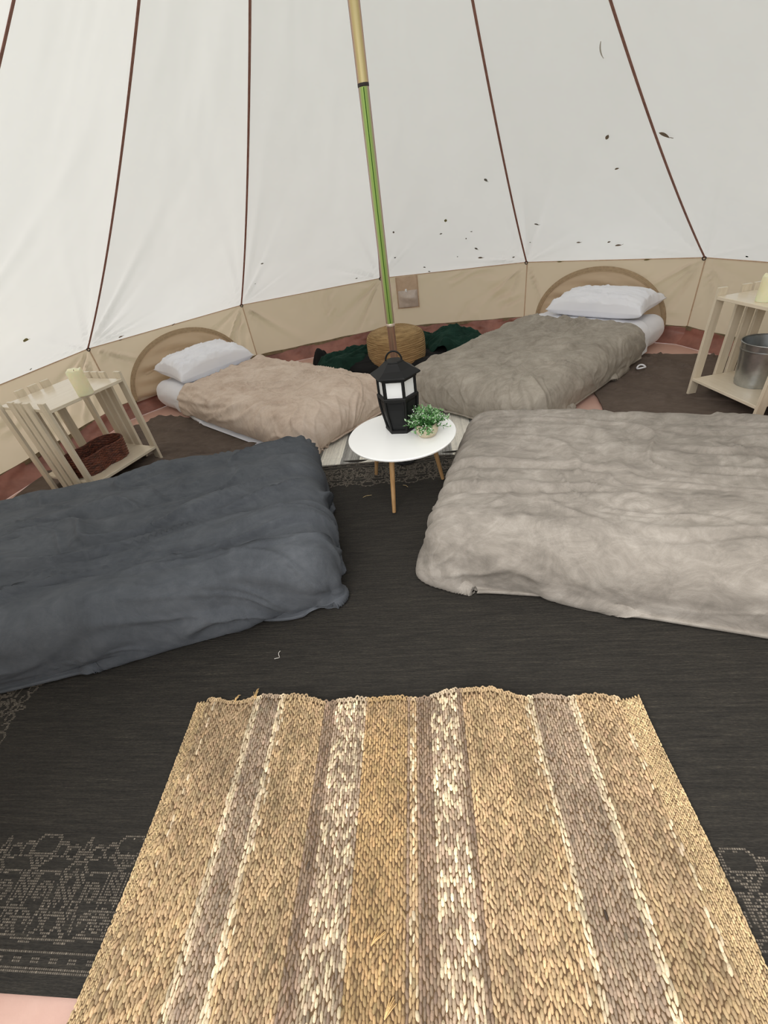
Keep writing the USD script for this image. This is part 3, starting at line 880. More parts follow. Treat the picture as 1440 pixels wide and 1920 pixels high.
def pillow_mesh(L, W, T, seed):
    n = 46
    a, b = np.meshgrid(np.linspace(-1, 1, n), np.linspace(-1, 1, n), indexing='ij')
    edge = np.clip((1 - np.abs(a) ** 2.6) * (1 - np.abs(b) ** 2.6), 0, 1) ** .34
    pinch = 1 - .10 * (1 - np.abs(a * b) ** 1.5) * np.maximum(np.abs(a), np.abs(b)) ** 4
    x, y = a * L / 2 * pinch, b * W / 2 * pinch
    w1 = noise2((n, n), (5, 7), seed, 3)
    w2 = noise2((n, n), (9, 4), seed + 1, 3)
    wr = .010 * np.clip(1 - np.abs(w1) * 2, 0, 1) ** 1.3 + .007 * w2 * (1 - edge) + .004 * w2
    zt = T * .62 * edge + wr * np.clip(edge * 2, .15, 1)
    zb = -T * .38 * edge
    up = np.stack([x, y, zt + .004], -1).reshape(-1, 3)
    dn = np.stack([x, y, zb - .004], -1).reshape(-1, 3)
    k = n * n
    idx = np.arange(k).reshape(n, n)
    loop = np.concatenate([idx[:-1, 0], idx[-1, :-1], idx[:0:-1, -1], idx[0, :0:-1]])
    nx_ = np.roll(loop, -1)
    rim = np.vstack([np.stack([loop, loop + k, nx_], 1), np.stack([nx_, loop + k, nx_ + k], 1)])
    f = grid_faces(n, n)
    return np.vstack([up, dn]), np.vstack([f, f[:, ::-1] + k, rim])


def made_bed(bed, seed, mats, labels, cuts, r=.105, slack=.02, hem=.2):
    """Air bed in a white sheet, with a top sheet, a blanket and a pillow."""
    L, W, H = bed.L, bed.W, bed.H
    ab = top('air_bed', bed.put(mattress_mesh(L, W, H, r, 6, .010, seed)), M_SHEET, labels[0], 'air bed', True, group='sheeted air beds')
    if bed.hand > 0:
        a_ = np.linspace(0, 2 * PI, 22)[:-1]
        lp = np.c_[1.20 + .035 * np.cos(a_), -.075 + .022 * np.sin(a_), .016 + .004 * np.sin(a_ * 2)]
        part(ab, 'strap_loop', bed.put(tube(lp, .006, 6, True)), M_PILLOW, True, label='white strap loop lying on the floor')
    ub, us, nb, fb, footdrop = cuts          # blanket end, sheet end, near and far side drop of the blanket, drop at the foot
    X, u, v = drape(L, W, H + .004, r, -footdrop - .012, us, -.135, W + .13, seed=seed, slack=slack, tubes=6, depth=.010)
    P, N, U, Vv, h = refine(X, u, v, seed, fine=.0028, big=.016, valleys=(.22, .4, .58, .75), vdep=.008, creases=((0, .5, .002), (0, 1.0, .002)))
    i0 = np.abs(U[:, 0] + footdrop).argmin()
    i1 = np.abs(U[:, 0] - ub).argmin() + 1
    j0 = np.abs(Vv[0] + nb).argmin()
    j1 = np.abs(Vv[0] - (W + fb)).argmin() + 1
    Q = P + N * .0015
    Q[..., 2] = np.maximum(Q[..., 2], .016 - bed.z0)
    a0 = np.abs(U[:, 0] + footdrop - .05).argmin()
    b0 = np.abs(Vv[0] + hem).argmin()
    top('top_sheet', bed.put(shell(Q[a0:, b0:], N[a0:, b0:], .003)), M_PILLOW, labels[1], 'sheet', True, group='white top sheets')
    top('blanket', blanket_mesh(bed, (P + N * .004)[i0:i1, j0:j1], N[i0:i1, j0:j1], h[i0:i1, j0:j1], .010), mats, labels[2], 'blanket', True, group='plush bed blankets')


# beige bed, back left
b3 = Bed((0, 0), 0, 1)
E3, N3 = math.radians(142.6), math.radians(52.6)
o3 = 1.83 * np.array([math.cos(E3), math.sin(E3)]) + 1.235 * np.array([math.cos(N3), math.sin(N3)])
b3 = Bed(o3, E3, -1, L=1.865, W=.80, H=.195, z0=.0125)
made_bed(b3, 71, M_BEIGE, ('air bed in a white fitted sheet under the beige blanket', 'white top sheet showing below the beige blanket and folded over its head end',
                            'pale beige plush blanket on the back left air bed'), (1.38, 1.56, .06, .12, .12))
pm = xf(pillow_mesh(.42, .65, .17, 5), (1.62, .40, .262), 0, 0, -.10)
top('pillow', b3.put(pm), M_PILLOW, 'plump white pillow at the head of the beige bed', 'pillow', True, group='white pillows')

# grey-brown bed, back right
E4 = math.radians(46.0)
e4, n4 = np.array([math.cos(E4), math.sin(E4)]), np.array([math.sin(E4), -math.cos(E4)])
o4 = 1.90 * e4 - 1.10 * n4
b4 = Bed(o4, E4, 1, L=1.80, W=.93, H=.22, z0=.0125)
made_bed(b4, 91, M_GREY, ('air bed in a white fitted sheet under the grey-brown blanket', 'white top sheet folded over the head end of the grey-brown blanket',
                           'grey-brown plush blanket on the back right air bed'), (1.34, 1.50, .128, .12, .12), hem=.09)
pm = xf(pillow_mesh(.40, .70, .16, 9), (1.60, .41, .290), 0, 0, -.06)
top('pillow', b4.put(pm), M_PILLOW, 'plump white pillow at the head of the grey-brown bed', 'pillow', True, group='white pillows')

# ------------------------------------------------------------------ tent pole
pole = thing('tent_pole', 'iridescent steel centre pole of the tent with a black foot', 'tent pole', (POLE[0], POLE[1], 0))
part(pole, 'foot_plate', lathe([(0, .0105), (.052, .0105), (.055, .014), (.052, .019), (.026, .024), (.024, .05), (.0, .05)], 32), M_BLACK, 40, label='black plastic foot')
part(pole, 'lower_tube', lathe([(0, .045), (.0165, .045), (.0165, .70), (0, .70)], 28), M_POLE_LOW, 40)
part(pole, 'collar', lathe([(.0163, .688), (.0195, .690), (.0198, .697), (.0185, .702), (.0, .703)], 28), M_STEEL, 40)
part(pole, 'middle_tube', lathe([(0, .700), (.0182, .700), (.0182, 1.46), (0, 1.46)], 28), M_POLE_GREEN, 40)
part(pole, 'joint_ring', lathe([(.0185, 1.452), (.0195, 1.454), (.0195, 1.461), (.0185, 1.463)], 28), M_DARK, 40)
part(pole, 'upper_tube', lathe([(0, 1.46), (.0192, 1.46), (.0192, 2.86), (0, 2.86)], 28), M_POLE_UP, 40)
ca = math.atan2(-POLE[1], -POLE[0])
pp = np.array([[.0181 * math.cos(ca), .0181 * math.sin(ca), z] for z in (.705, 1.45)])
part(pole, 'reflection_line', ribbon(pp, [-math.sin(ca), math.cos(ca), 0], [math.cos(ca), math.sin(ca), 0], .0035, .0004), M_POLE_LINE)  # dark reflection in the tube, put in as a coloured strip facing the camera

# ------------------------------------------------------------------ side table, lantern, plant
TZ = .300
tb = thing('side_table', 'round white side table on three splayed beech legs', 'table', (-.126, 1.742, 0))
part(tb, 'tabletop', lathe([(0, TZ - .016), (.228, TZ - .016), (.238, TZ - .010), (.240, TZ - .004), (.238, TZ - .001), (.234, TZ), (0, TZ)], 72), M_WHITE, 40)
for fx_, fy_ in ((-.185, 1.553), (-.290, 1.895), (.045, 1.80)):
    foot = np.array([fx_ + .126, fy_ - 1.752, .0125])
    head = np.array([foot[0] * .72, foot[1] * .72, TZ - .015])
    part(tb, 'leg', tube([foot, foot + (head - foot) * .5, head], [.0085, .0105, .0125], 16), M_LEG, 40, label='round tapered beech leg')

LC, LZ = (-.128, 1.795), TZ
lt = thing('lantern', 'black six-sided lantern with milky panes on the white table', 'lantern', (LC[0], LC[1], LZ), math.radians(-97))


def hexring(r, z, off=0.):
    a = np.radians(30 + 60 * np.arange(6)) + off
    return np.c_[r * np.cos(a), r * np.sin(a), np.full(6, z)]


RB0, RB1, RB2 = .066, .086, .088
part(lt, 'base', hull(np.vstack([hexring(.070, 0), hexring(.072, .004), hexring(.070, .012), hexring(.064, .015)])), M_BLACK)
prof = [(.064, .012), (.069, .04), (.0765, .075), (.083, .115), (.0855, .150), (.086, .160)]
bv_ = np.vstack([hexring(max(r_ - .003, 1e-4), z_) for r_, z_ in [(.003, .012)] + prof + [(.003, .160)]])
part(lt, 'body', (bv_, grid_faces(len(prof) + 2, 6, wrap=True, flip=True)), M_BLACKP)
for i in range(6):
    a0 = math.radians(30 + 60 * i)
    pth = np.array([[r_ * math.cos(a0), r_ * math.sin(a0), z_] for r_, z_ in prof])
    part(lt, 'corner_rib', tube(pth, .0058, 6), M_BLACK, 40)
for i in range(6):
    a0 = math.radians(30 + 60 * i)
    a1 = math.radians(90 + 60 * i)
    q0, q1 = np.array([math.cos(a0), math.sin(a0)]), np.array([math.cos(a1), math.sin(a1)])
    pn = []
    for (r_, z_) in ((.069, .04), (.0765, .075), (.083, .115), (.0845, .142)):
        for k in (.17, .83):
            p_ = (q0 * (1 - k) + q1 * k)
            pn += [(*(p_ * (r_ - .0012)), z_), (*(p_ * (r_ - .006)), z_)]
    part(lt, 'lower_panel', hull(pn), M_BLACKP)
hx = hexring(.090, .153), hexring(.092, .157), hexring(.092, .163), hexring(.088, .167)
part(lt, 'waist_band', hull(np.vstack(hx)), M_BLACK)
for i in range(6):
    a0, a1 = math.radians(30 + 60 * i), math.radians(90 + 60 * i)
    q0, q1 = np.array([math.cos(a0), math.sin(a0)]), np.array([math.cos(a1), math.sin(a1)])
    part(lt, 'pane', hull([(*((q0 * (1 - k) + q1 * k) * r_), z_) for k in (.05, .95) for r_ in (.0775, .0735) for z_ in (.163, .240)]), M_PANE, label='milky white pane')
    part(lt, 'post', hull([(*(q0 * r_ + np.array([-q0[1], q0[0]]) * s_), z_) for r_ in (.074, .085) for s_ in (-.0055, .0055) for z_ in (.16, .243)]), M_BLACK)
part(lt, 'top_band', hull(np.vstack([hexring(.088, .236), hexring(.089, .238), hexring(.089, .247), hexring(.088, .248)])), M_BLACK)
rings = [(.086, .246), (.106, .250), (.108, .255), (.105, .258), (.072, .276), (.050, .293), (.042, .300), (.040, .301), (0, .301)]
v_ = np.vstack([hexring(max(r_, 1e-4), z_) for r_, z_ in rings])
part(lt, 'roof', (v_, grid_faces(len(rings), 6, wrap=True, flip=True)), M_BLACK)
part(lt, 'roof_cap', hull(np.vstack([hexring(.040, .299), hexring(.041, .302), hexring(.036, .306)])), M_BLACK)
a = np.linspace(0, PI, 26)
hp = np.stack([np.zeros(26), .0335 * np.cos(a), .304 + .037 * np.sin(a)], 1)
hp = np.vstack([[[0, .0335, .294]], hp, [[0, -.0335, .294]]])
part(lt, 'handle', xf(tube(hp, .0036, 10), (0, 0, 0), math.radians(4)), M_BLACK, True)

pl = thing('potted_plant', 'small artificial plant with white-tipped leaves in a beige pot', 'plant', (-.0125, 1.700, TZ))
part(pl, 'pot', lathe([(0, 0), (.030, 0), (.038, .004), (.046, .018), (.048, .030), (.046, .042), (.041, .052), (.037, .054), (.036, .050), (.034, .044), (0, .044)], 44), M_POT, 40)
gp = np.random.default_rng(8)
stems, lv, lf, lcx, bv = [], [], [], [], []
nv_ = 0
for i in range(95):
    az, el = gp.uniform(0, 2 * PI), math.radians(gp.uniform(12, 85))
    L_ = gp.uniform(.060, .098) * (.85 if el > 1.1 else 1.0)
    d0 = np.array([math.cos(az) * math.cos(el), math.sin(az) * math.cos(el), math.sin(el)])
    t = np.linspace(0, 1, 7)
    p = np.array([0, 0, .042]) + np.array([math.cos(az), math.sin(az), 0]) * .022 * gp.random() + d0 * (L_ * t)[:, None] - np.array([0, 0, 1.]) * (.016 * math.cos(el) * t ** 2)[:, None]
    stems.append(tube(p, .0009, 4))
    for q in range(2, 7):
        for s_ in range(3):
            c = p[q] + gp.normal(0, .001, 3)
            dd = gp.normal(0, 1, 3) + d0 * .9
            dd /= np.linalg.norm(dd)
            sd = np.cross(dd, gp.normal(0, 1, 3))
            sd /= np.linalg.norm(sd)
            up_ = np.cross(sd, dd)
            l_, w_ = gp.uniform(.011, .018), gp.uniform(.003, .0048)
            lv += [c, c + dd * l_ * .5 + sd * w_ + up_ * .001, c + dd * l_, c + dd * l_ * .5 - sd * w_ + up_ * .001, c + dd * l_ * .5 - up_ * .0006]
            lf += [[nv_, nv_ + 1, nv_ + 4], [nv_ + 1, nv_ + 2, nv_ + 4], [nv_ + 2, nv_ + 3, nv_ + 4], [nv_ + 3, nv_, nv_ + 4]]
            nv_ += 5
            f_ = (q - 2) / 4
            pale = f_ > .7 and gp.random() < .45
            cg = np.array(lin(178, 205, 168)) if pale else np.array(lin(62, 118, 58)) * (1 - f_) + np.array(lin(112, 164, 100)) * f_
            lcx += [cg * gp.uniform(.8, 1.25)] * 5
    if gp.random() < .25:
        for _ in range(3):
            s0 = trimesh.creation.icosphere(0, gp.uniform(.0018, .0028))
            bv.append((s0.vertices + p[-1] + gp.normal(0, .0035, 3), s0.faces))
part(pl, 'stems', cat(*stems), M_STEM, True, kind='stuff')
part(pl, 'leaves', (np.array(lv), np.array(lf)), M_LEAF, True, np.clip(np.array(lcx), 0, .9), kind='stuff')
part(pl, 'buds', cat(*bv), M_WHITE, True, kind='stuff', label='tiny white buds')


# ------------------------------------------------------------------ shelves
def shelf(label, loc, rz, mirror):
    """Origin at the front corner nearest the middle of the tent's back; x runs along the front, y into the depth."""
    t = thing('shelf_unit', label, 'shelf', loc, rz, 'pale wooden shelf units')
    LEN, DEP, TOP, TH, WD = .455, .445, .560, .016, .048
    sgn = -1 if mirror else 1
    fl_ = (lambda m: m) if not mirror else (lambda m: (lambda vv, f_: (vv * [1, -1, 1], f_[:, ::-1]))(*meshkit.arrays(m)[:2]))
    for x0 in (0, LEN - TH):
        for y0 in (0, .130, .1955, .261, DEP - WD):
            tall = y0 in (0, DEP - WD)
            part(t, 'post' if tall else 'slat', fl_(box(x0, x0 + TH, y0, y0 + WD, 0 if tall else .012, TOP if tall else TOP - .003)), M_WOODPALE)
    for x0 in (.135, .2075, .28):
        part(t, 'slat', fl_(box(x0, x0 + WD, DEP - TH + .012, DEP + .012, .012, TOP)), M_WOODPALE)
    part(t, 'top_board', fl_(box(TH, LEN - TH, .001, DEP, .506, .522)), M_BOARD)
    part(t, 'bottom_board', fl_(box(TH, LEN - TH, .001, DEP, .084, .100)), M_BOARD)
    return t


# ------------------------------------------------------------------ placement of the left shelf and what stands on it
shelf('pale wooden shelf unit by the left wall holding a candle and a wicker basket', (-1.672, 2.29, .006), math.radians(250.5), True)
shelf('pale wooden shelf unit at the right edge holding a candle and a metal bucket', (1.487, 2.50, .006), math.radians(-79), False)


def candle(label, loc, r, h, seed):
    c = thing('pillar_candle', label, 'candle', loc, group='cream pillar candles')
    n, prof = 40, [(0, 0), (r * .97, 0), (r, .004), (r, h * .5), (r * .995, h - .006), (r * .93, h), (r * .7, h - .004), (r * .3, h - .010), (0, h - .011)]
    v, f = lathe(prof, n)
    a = np.arctan2(v[:, 1], v[:, 0])
    v[:, 2] += np.where(v[:, 2] > h * .9, .003 * np.sin(a * 3 + seed) + .0015 * np.sin(a * 7), 0)
    part(c, 'wax', (v, f), M_CANDLE, 40)
    part(c, 'wick', tube([(0, 0, h - .014), (.001, 0, h - .006), (.003, .001, h)], .0012, 6), M_WICK, True)


SHZ = .006
candle('cream pillar candle on the left shelf unit', (-1.752, 2.066, .5225 + SHZ), .038, .128, 0)
candle('cream pillar candle on the right shelf unit', (1.598, 2.300, .5225 + SHZ), .038, .110, 2)

# wicker basket: a waisted outline, woven rows
bk = thing('wicker_basket', 'dark brown waisted wicker basket on the left shelf unit', 'basket', (-1.925, 2.105, .1005 + SHZ), math.radians(70.5))
nA, nZ = 240, 60


def outline(a, r=1.0):
    rr = .108 * (1 + .42 * np.cos(2 * a))
    return np.stack([rr * np.cos(a) * 1.13 * r, rr * np.sin(a) * 1.30 * r], -1)


a = np.arange(nA) * 2 * PI / nA
rows = []
for side in (0, 1):
    for iz in range(nZ):
        z = .105 * (iz / (nZ - 1)) if side == 0 else .105 * (1 - iz / (nZ - 1)) + .004 * (iz == nZ - 1)
        sc = (.93 + .07 * (z / .105) ** .7) * (1 if side == 0 else .955)
        o = outline(a, sc)
        row = np.floor(z / .0075)
        wv = .0022 * np.sin(a * 26 + PI * row) + .0026 * np.abs(np.sin(z / .0075 * PI))
        n_ = o / np.linalg.norm(o, axis=1, keepdims=True)
        o = o + n_ * (wv if side == 0 else -wv)[:, None]
        rows.append(np.c_[o, np.full(nA, z)])
V_ = np.vstack(rows)
ff = grid_faces(2 * nZ, nA, wrap=True, flip=True)
part(bk, 'woven_side', (V_, ff), M_WICKER, True)
bo = outline(a, .93)
part(bk, 'bottom', (np.vstack([np.c_[bo, np.full(nA, .004)], [[0, 0, .004]]]), np.array([[nA, i, (i + 1) % nA] for i in range(nA)])), M_WICKER)
rim_ = outline(a, .985)
part(bk, 'rim', cat(*[tube(np.c_[rim_ * (1 + .012 * np.cos(a * 34 + ph))[:, None], .106 + .0028 * np.sin(a * 34 + ph)], .0032, 6, True) for ph in (0, 2.1, 4.2)]), M_WICKER, True)

# bucket
bu = thing('bucket', 'galvanised metal bucket on the right shelf unit', 'bucket', (1.716, 2.335, .1005 + SHZ))
HB = .222
part(bu, 'body', lathe([(0, .004), (.080, .004), (.0835, 0), (.086, .001), (.0875, .012), (.0905, .022), (.0890, .026), (.1075, HB - .045), (.1105, HB - .041), (.1105, HB - .036), (.1090, HB - .032), (.1125, HB - .006),
                        (.1110, HB - .006), (.1075, HB - .035), (.087, .02), (.080, .008), (0, .008)], 64), M_GALV, 40)
a = np.linspace(0, 2 * PI, 65)[:-1]
part(bu, 'rolled_rim', tube(np.c_[.1135 * np.cos(a), .1135 * np.sin(a), np.full(64, HB - .003)], .0032, 8, True), M_GALV, True)

# ------------------------------------------------------------------ pouf, green throw, black bag
PC = (-.225, 3.62)
pf = thing('pouf', 'round jute rope pouf behind the tent pole', 'pouf', (PC[0], PC[1], 0.012))
nA, nP = 160, 150
prof = []
RP, HP = .225, .285
for s in np.linspace(0, 1, nP):
    al = -PI / 2 + PI * s
    cx, cz = math.cos(al), math.sin(al)
    prof.append((RP * abs(cx) ** .34, HP / 2 + HP / 2 * math.copysign(abs(cz) ** .55, cz)))
prof = np.array(prof)
dl = np.r_[0, np.cumsum(np.hypot(*np.diff(prof, axis=0).T))]
tt = np.linspace(0, dl[-1], 330)
prof = np.c_[np.interp(tt, dl, prof[:, 0]), np.interp(tt, dl, prof[:, 1])]
a = np.arange(nA) * 2 * PI / nA
sq = 1 + .05 * np.cos(4 * a + .6)
nn = np.gradient(prof, axis=0)
nn = np.c_[nn[:, 1], -nn[:, 0]] / np.linalg.norm(nn, axis=1, keepdims=True)
rg = .0034 * np.abs(np.sin(tt / .0155 * PI)) ** .7
Pv = []
for i in range(330):
    braid = rg[i] * (1 + .25 * np.sin(a * 60 + 2.4 * math.floor(tt[i] / .0155)))
    r_ = np.maximum(prof[i, 0] + nn[i, 0] * braid, 0) * sq
    Pv.append(np.c_[r_ * np.cos(a), r_ * np.sin(a), prof[i, 1] + nn[i, 1] * braid])
part(pf, 'rope_cover', (np.vstack(Pv), grid_faces(330, nA, wrap=True, flip=True)), M_JUTEP, True)
part(pf, 'top_knot', lathe([(.0, HP - .004), (.022, HP - .002), (.018, HP + .005), (0, HP + .007)], 20), M_JUTEP, True)


def heap(cx, cy, lx, ly, h, rz, seed, n=90, pw=.6, ruck=.022, th=.006, z0=.006):
    a, b = np.meshgrid(np.linspace(-1, 1, n), np.linspace(-1, 1, n), indexing='ij')
    wob = 1 + .12 * np.sin(3 * np.arctan2(b, a) + seed) + .06 * np.sin(7 * np.arctan2(b, a) + 2 * seed)
    r = np.sqrt((a ** 2 + b ** 2)) / wob
    base = np.clip(1 - r ** 2, 0, 1) ** pw
    q1, q2 = noise2((n, n), (3, 8), seed, 2, .35), noise2((n, n), (6, 3), seed + 1, 2, .35)
    z = z0 + h * base * (1 + .18 * noise2((n, n), (3, 3), seed + 2, 2)) + ruck * np.clip(1 - np.abs(q1) * 1.6, 0, 1) ** 1.4 * (base > .02) + ruck * .6 * np.clip(1 - np.abs(q2) * 1.6, 0, 1) ** 1.4 * (base > .02)
    s = np.clip(wob * 1.02 / np.maximum(np.sqrt(a ** 2 + b ** 2), 1e-6), 0, 1)
    x, y = a * np.minimum(1, s) * lx, b * np.minimum(1, s) * ly
    P = np.stack([cx + x * math.cos(rz) - y * math.sin(rz), cy + x * math.sin(rz) + y * math.cos(rz), np.maximum(z, z0)], -1)
    return shell(P, grid_normals(P), th)


gt = thing('green_throw', 'dark green throw bundled behind and either side of the pouf', 'throw')
part(gt, 'bundle', heap(-.58, 3.74, .36, .20, .13, math.radians(24), 3, pw=.45, ruck=.024), M_GREEN, True)
part(gt, 'bundle', heap(.25, 3.84, .27, .24, .15, math.radians(-10), 14, ruck=.022, pw=.35), M_GREEN, True)
part(gt, 'bundle', heap(-.20, 4.02, .40, .14, .14, math.radians(0), 8), M_GREEN, True)
bg = thing('black_bag', 'flat black fabric bag under the green throw', 'bag')
part(bg, 'bag_body', heap(-.20, 3.66, .70, .22, .07, math.radians(-2), 17, pw=.3, ruck=.008), M_BAG, True)
part(bg, 'flap', heap(-.905, 3.80, .07, .05, .13, .6, 19, n=30, ruck=.004), M_BAG, True)

# ------------------------------------------------------------------ storage pocket on the back wall
pk = thing('wall_pocket', 'clear-fronted storage pocket sewn on the back wall', 'pocket')
a_, e_, n_ = side_frame(0)


def on_wall(u0, u1, z0, z1, bulge, th, off, n=14, seed=0):
    u, z = np.meshgrid(np.linspace(u0, u1, n), np.linspace(z0, z1, n), indexing='ij')
    s, q = (u - u0) / (u1 - u0), (z - z0) / (z1 - z0)
    o = off + bulge * np.sqrt(np.clip(np.sin(PI * s) * np.sin(PI * np.clip(q, .02, .98)), 0, 1)) + .002 * noise2((n, n), (3, 4), seed) * np.sin(PI * s)
    P = wall_at(0, u, z, o)
    return shell(P, np.broadcast_to(n_, P.shape), th)


M_PKB = plain('pocket_cloth', lin(208, 182, 156), .85, lin(198, 170, 144), 20.)
M_PKC = plain('pocket_vinyl', lin(204, 188, 174), .22, lin(190, 172, 158), 14., coat_weight=.6, coat_roughness=.08)
part(pk, 'backing', on_wall(.113, .268, .272, .540, .004, .003, .012, seed=3), M_PKB, 40)
part(pk, 'vinyl_front', on_wall(.120, .262, .282, .425, .016, .002, .017, seed=4), M_PKC, 40, label='clear vinyl front')
part(pk, 'paper_tag', on_wall(.176, .190, .415, .440, .001, .001, .036, n=4, seed=5), M_WHITE, label='small white tag')
part(pk, 'edge_binding', cat(*[ribbon(np.array([wall_at(0, *p_, .016), wall_at(0, *q_, .016)]), sd_, n_, .008, .003) for p_, q_, sd_ in (((.113, .272), (.113, .54), e_), ((.268, .272), (.268, .54), e_), ((.113, .275), (.268, .275), np.array([0, 0, 1.])))]), M_WSEAM)


# ------------------------------------------------------------------ leaves, thread, straws
def roof_frame(k, u, t):
    f_ = lambda uu, t_: seam_point(k, np.array(t_)) * (1 - uu) + seam_point(k + 1, np.array(t_)) * uu  # noqa: E731
    p = f_(u, max(t, 0))
    if t < 0:
        p = p + np.array([0, 0, t * 2.3])
    du, dt_ = f_(u + .01, max(t, 0)) - f_(u - .01, max(t, 0)), f_(u, max(t, 0) + .01) - f_(u, max(t, 0) + .0)
    du /= np.linalg.norm(du)
    n = np.cross(du, dt_)
    n /= np.linalg.norm(n)
    if n[:2] @ (POLE - p[:2]) < 0:
        n = -n
    return p, du, np.cross(n, du), n


def leaf(k, u, t, size, ang, slim, tone, label, curl=.15, stem=True, group=None, offset=.009):
    p, ex, ey, n = roof_frame(k, u, t)
    L_, W_ = size, size * slim
    s = np.linspace(0, 1, 7)
    w = W_ / 2 * np.sin(PI * s ** .85) ** .8
    rows = []
    for i in range(7):
        for b in (-1, 0, 1):
            rows.append(((s[i] - .5) * L_, b * w[i], offset + curl * L_ * ((s[i] - .5) ** 2) * 1.2 + (.0012 if b else 0)))
    rows = np.array(rows)
    c, sn = math.cos(ang), math.sin(ang)
    f = grid_faces(7, 3)
    bot = rows.copy()
    bot[:, 2] -= .0008
    allv = np.vstack([rows, bot])
    ff_ = np.vstack([f, f[:, ::-1] + 21])
    if stem:
        st = tube([(L_ * .5, 0, offset + .0003), (L_ * .62, L_ * .03, offset + .001), (L_ * .78, L_ * .09, offset + .001)], L_ * .022, 5)
        allv, ff_ = cat((allv, ff_), st)
    W3 = p + (allv[:, :1] * c - allv[:, 1:2] * sn) * ex + (allv[:, :1] * sn + allv[:, 1:2] * c) * ey + allv[:, 2:] * n
    colr = np.tile(np.array(tone), (len(W3), 1))
    top('leaf', (W3, ff_), M_LEAFD, label, 'leaf', True, colr, 'fallen leaves on the tent canvas')


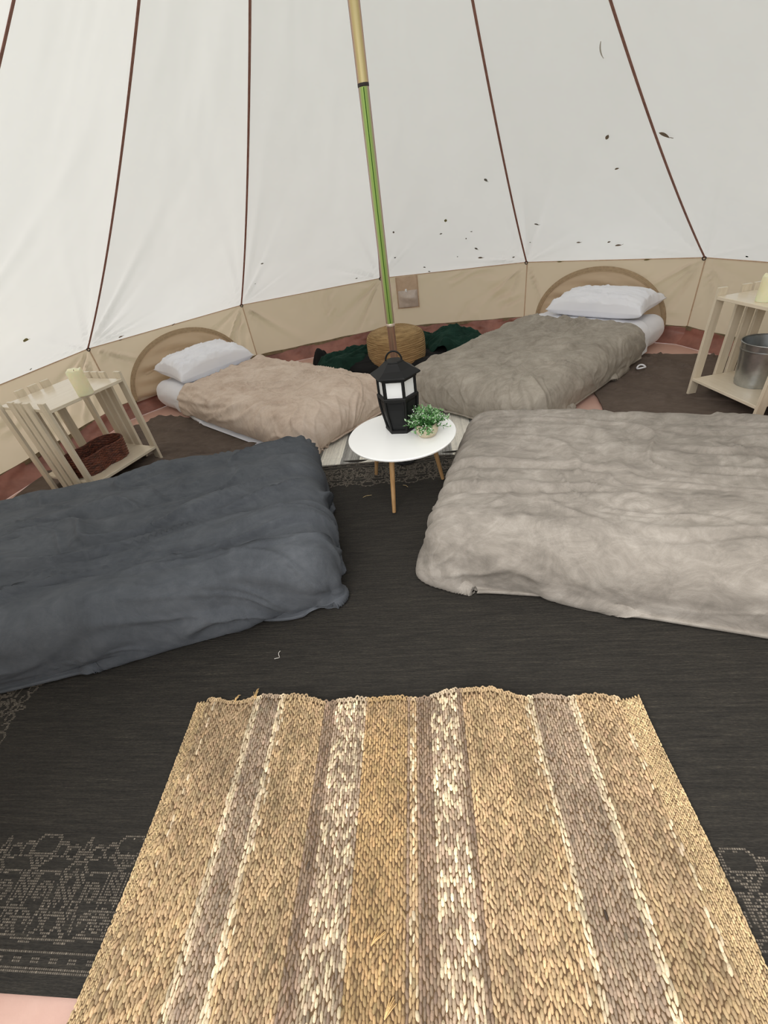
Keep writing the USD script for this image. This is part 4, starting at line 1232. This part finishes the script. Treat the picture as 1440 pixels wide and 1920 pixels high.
OL, GR, BRN = lin(170, 164, 124), lin(152, 148, 140), lin(158, 144, 128)
LEAVES = [
    (1, .7435, .3497, .030, 1.0, .6, BRN, 'oval brown leaf alone high on the right roof panel, left of the seam'),
    (2, .0746, .334, .060, -.75, .38, BRN, 'long brown leaf on the canvas just right of the far right roof seam'),
    (1, .7414, .2835, .024, .2, .45, BRN, 'small dark leaf below the oval brown leaf on the right roof panel'),
    (0, .8521, .304, .032, -.9, .5, GR, 'curled grey leaf left of the seam, high on the middle roof panel'),
    (0, .5222, .2083, .030, 1.4, .7, OL, 'olive green leaf in the middle of the panel right of the pole'),
    (0, .4757, .1658, .022, .3, .55, GR, 'small curled dark leaf just below the olive leaf right of the pole'),
    (0, .1294, .1937, .024, 1.3, .6, GR, 'oval dark leaf on the canvas close beside the pole'),
    (0, .6885, .1591, .016, .1, .5, GR, 'tiny dark leaf, upper one of two specks above the leaf pair near the eave'),
    (0, .6441, .1365, .016, 1.5, .6, GR, 'tiny dark leaf, lower one of two specks above the leaf pair near the eave'),
    (0, .6998, .0919, .034, -.9, .5, GR, 'upper of two grey leaves close together above the back eave'),
    (0, .7166, .0507, .040, -.2, .5, BRN, 'lower, larger of two grey leaves close together above the back eave'),
    (0, .5653, .0675, .012, .6, .7, GR, 'faint speck of a leaf left of the leaf pair above the back eave'),
    (0, .9287, .0358, .022, .7, .7, GR, 'small leaf just left of the seam end above the grey-brown bed'),
    (1, .1422, .158, .034, -.45, .45, GR, 'slim dark leaf just right of the seam above the grey-brown bed'),
    (1, .0658, .0932, .012, 0, .8, GR, 'tiny dot of a leaf right of the seam, below the slim dark leaf'),
    (1, .384, .0827, .032, 0, .45, BRN, 'slim level leaf above the arched window of the grey-brown bed'),
    (1, .5625, .0787, .026, .5, .5, BRN, 'small leaf beside the larger stalked leaf on the right roof panel'),
    (1, .6078, .065, .046, .15, .38, BRN, 'larger stalked leaf low on the right roof panel'),
    (1, .2288, .004, .042, 0, .40, lin(150, 140, 92), 'yellow-green leaf caught on the eave above the left end of the right arched window'),
    (1, .7282, .003, .042, .2, .40, lin(160, 148, 104), 'yellow-green leaf caught on the eave above the right end of the right arched window'),
    (0, .1228, .0955, .018, .3, .6, lin(40, 38, 36), 'tiny black leaf low beside the pole'),
    (0, .3265, .0363, .022, -.4, .6, GR, 'upper small leaf of two above the wall pocket'),
    (0, .3561, .0126, .022, -.5, .6, GR, 'lower small leaf of two above the wall pocket'),
    (-1, .1288, .1631, .022, .2, .6, GR, 'small round leaf low on the panel left of the pole'),
    (-1, .0858, .0906, .013, .5, .5, GR, 'tiny sliver of leaf left of the pole near the seam end'),
    (-1, .8204, .0285, .022, .1, .55, GR, 'small dark leaf on the canvas left of the pole just above the back wall'),
    (-3, .5273, .1169, .038, -.2, .72, OL, 'large olive leaf on the bright canvas at the left edge'),
    (-2, .1749, .0181, .034, .25, .45, BRN, 'oval brown leaf above the left arched window, near the seam end'),
    (-2, .5037, .006, .030, .7, .40, BRN, 'slim brown leaf on the eave above the top of the left arched window'),
    (-3, .6146, .0178, .016, .7, .6, GR, 'tiny dark leaf low on the bright canvas above the left shelf'),
    (-2, .1783, .004, .024, 0, .35, BRN, 'flat leaf on the eave above the left end of the left arched window'),
    (2, .2477, .0215, .018, 0, .7, lin(40, 38, 36), 'tiny black bug speck, shaped as a leaf, above the right shelf unit'),
]
for L0 in LEAVES:
    leaf(*L0, stem=L0[3] > .03)
# a wisp of feather
p, ex, ey, n = roof_frame(1, .8664, .4807)
s = np.linspace(-1, 1, 14)
fp = p + np.outer(s * .036, ey) + np.outer(.008 * s ** 2 - .006, ex) + n * .010
fe = thing('feather', 'thin grey feather clinging high on the right canvas', 'feather')
part(fe, 'quill', tube(fp, .0014, 5), M_THREAD, True)
vane = np.stack([fp + np.outer(.004 * np.sqrt(np.clip(1 - (s - .1) ** 2, 0, 1)), ex) * .9, fp, fp - np.outer(.003 * np.sqrt(np.clip(1 - (s - .1) ** 2, 0, 1)), ex)], 1)
part(fe, 'vane', shell(vane, np.broadcast_to(n, vane.shape), .0008), plain('feather_grey', lin(208, 206, 202), .9))

t = np.linspace(0, 1, 16)
th_ = np.c_[-.545 + .02 * t + .008 * np.sin(t * 5), .800 + .028 * t ** 2, .0135 + .002 * np.sin(t * 9)]
top('thread', tube(th_, .0011, 5), M_THREAD, 'curl of white thread lying on the dark rug', 'thread', True)
top('straw', tube([(-.34, 1.68, .0125), (-.325, 1.69, .014), (-.30, 1.695, .0125)], .0012, 5), M_STRAW, 'bit of straw on the dark rug left of the table', 'straw', True, group='bits of straw')
top('straw', tube([(-.15, 1.76, .0125), (-.135, 1.752, .015), (-.125, 1.74, .0125)], .0012, 5), M_STRAW, 'bit of straw on the rug under the white table', 'straw', True, group='bits of straw')
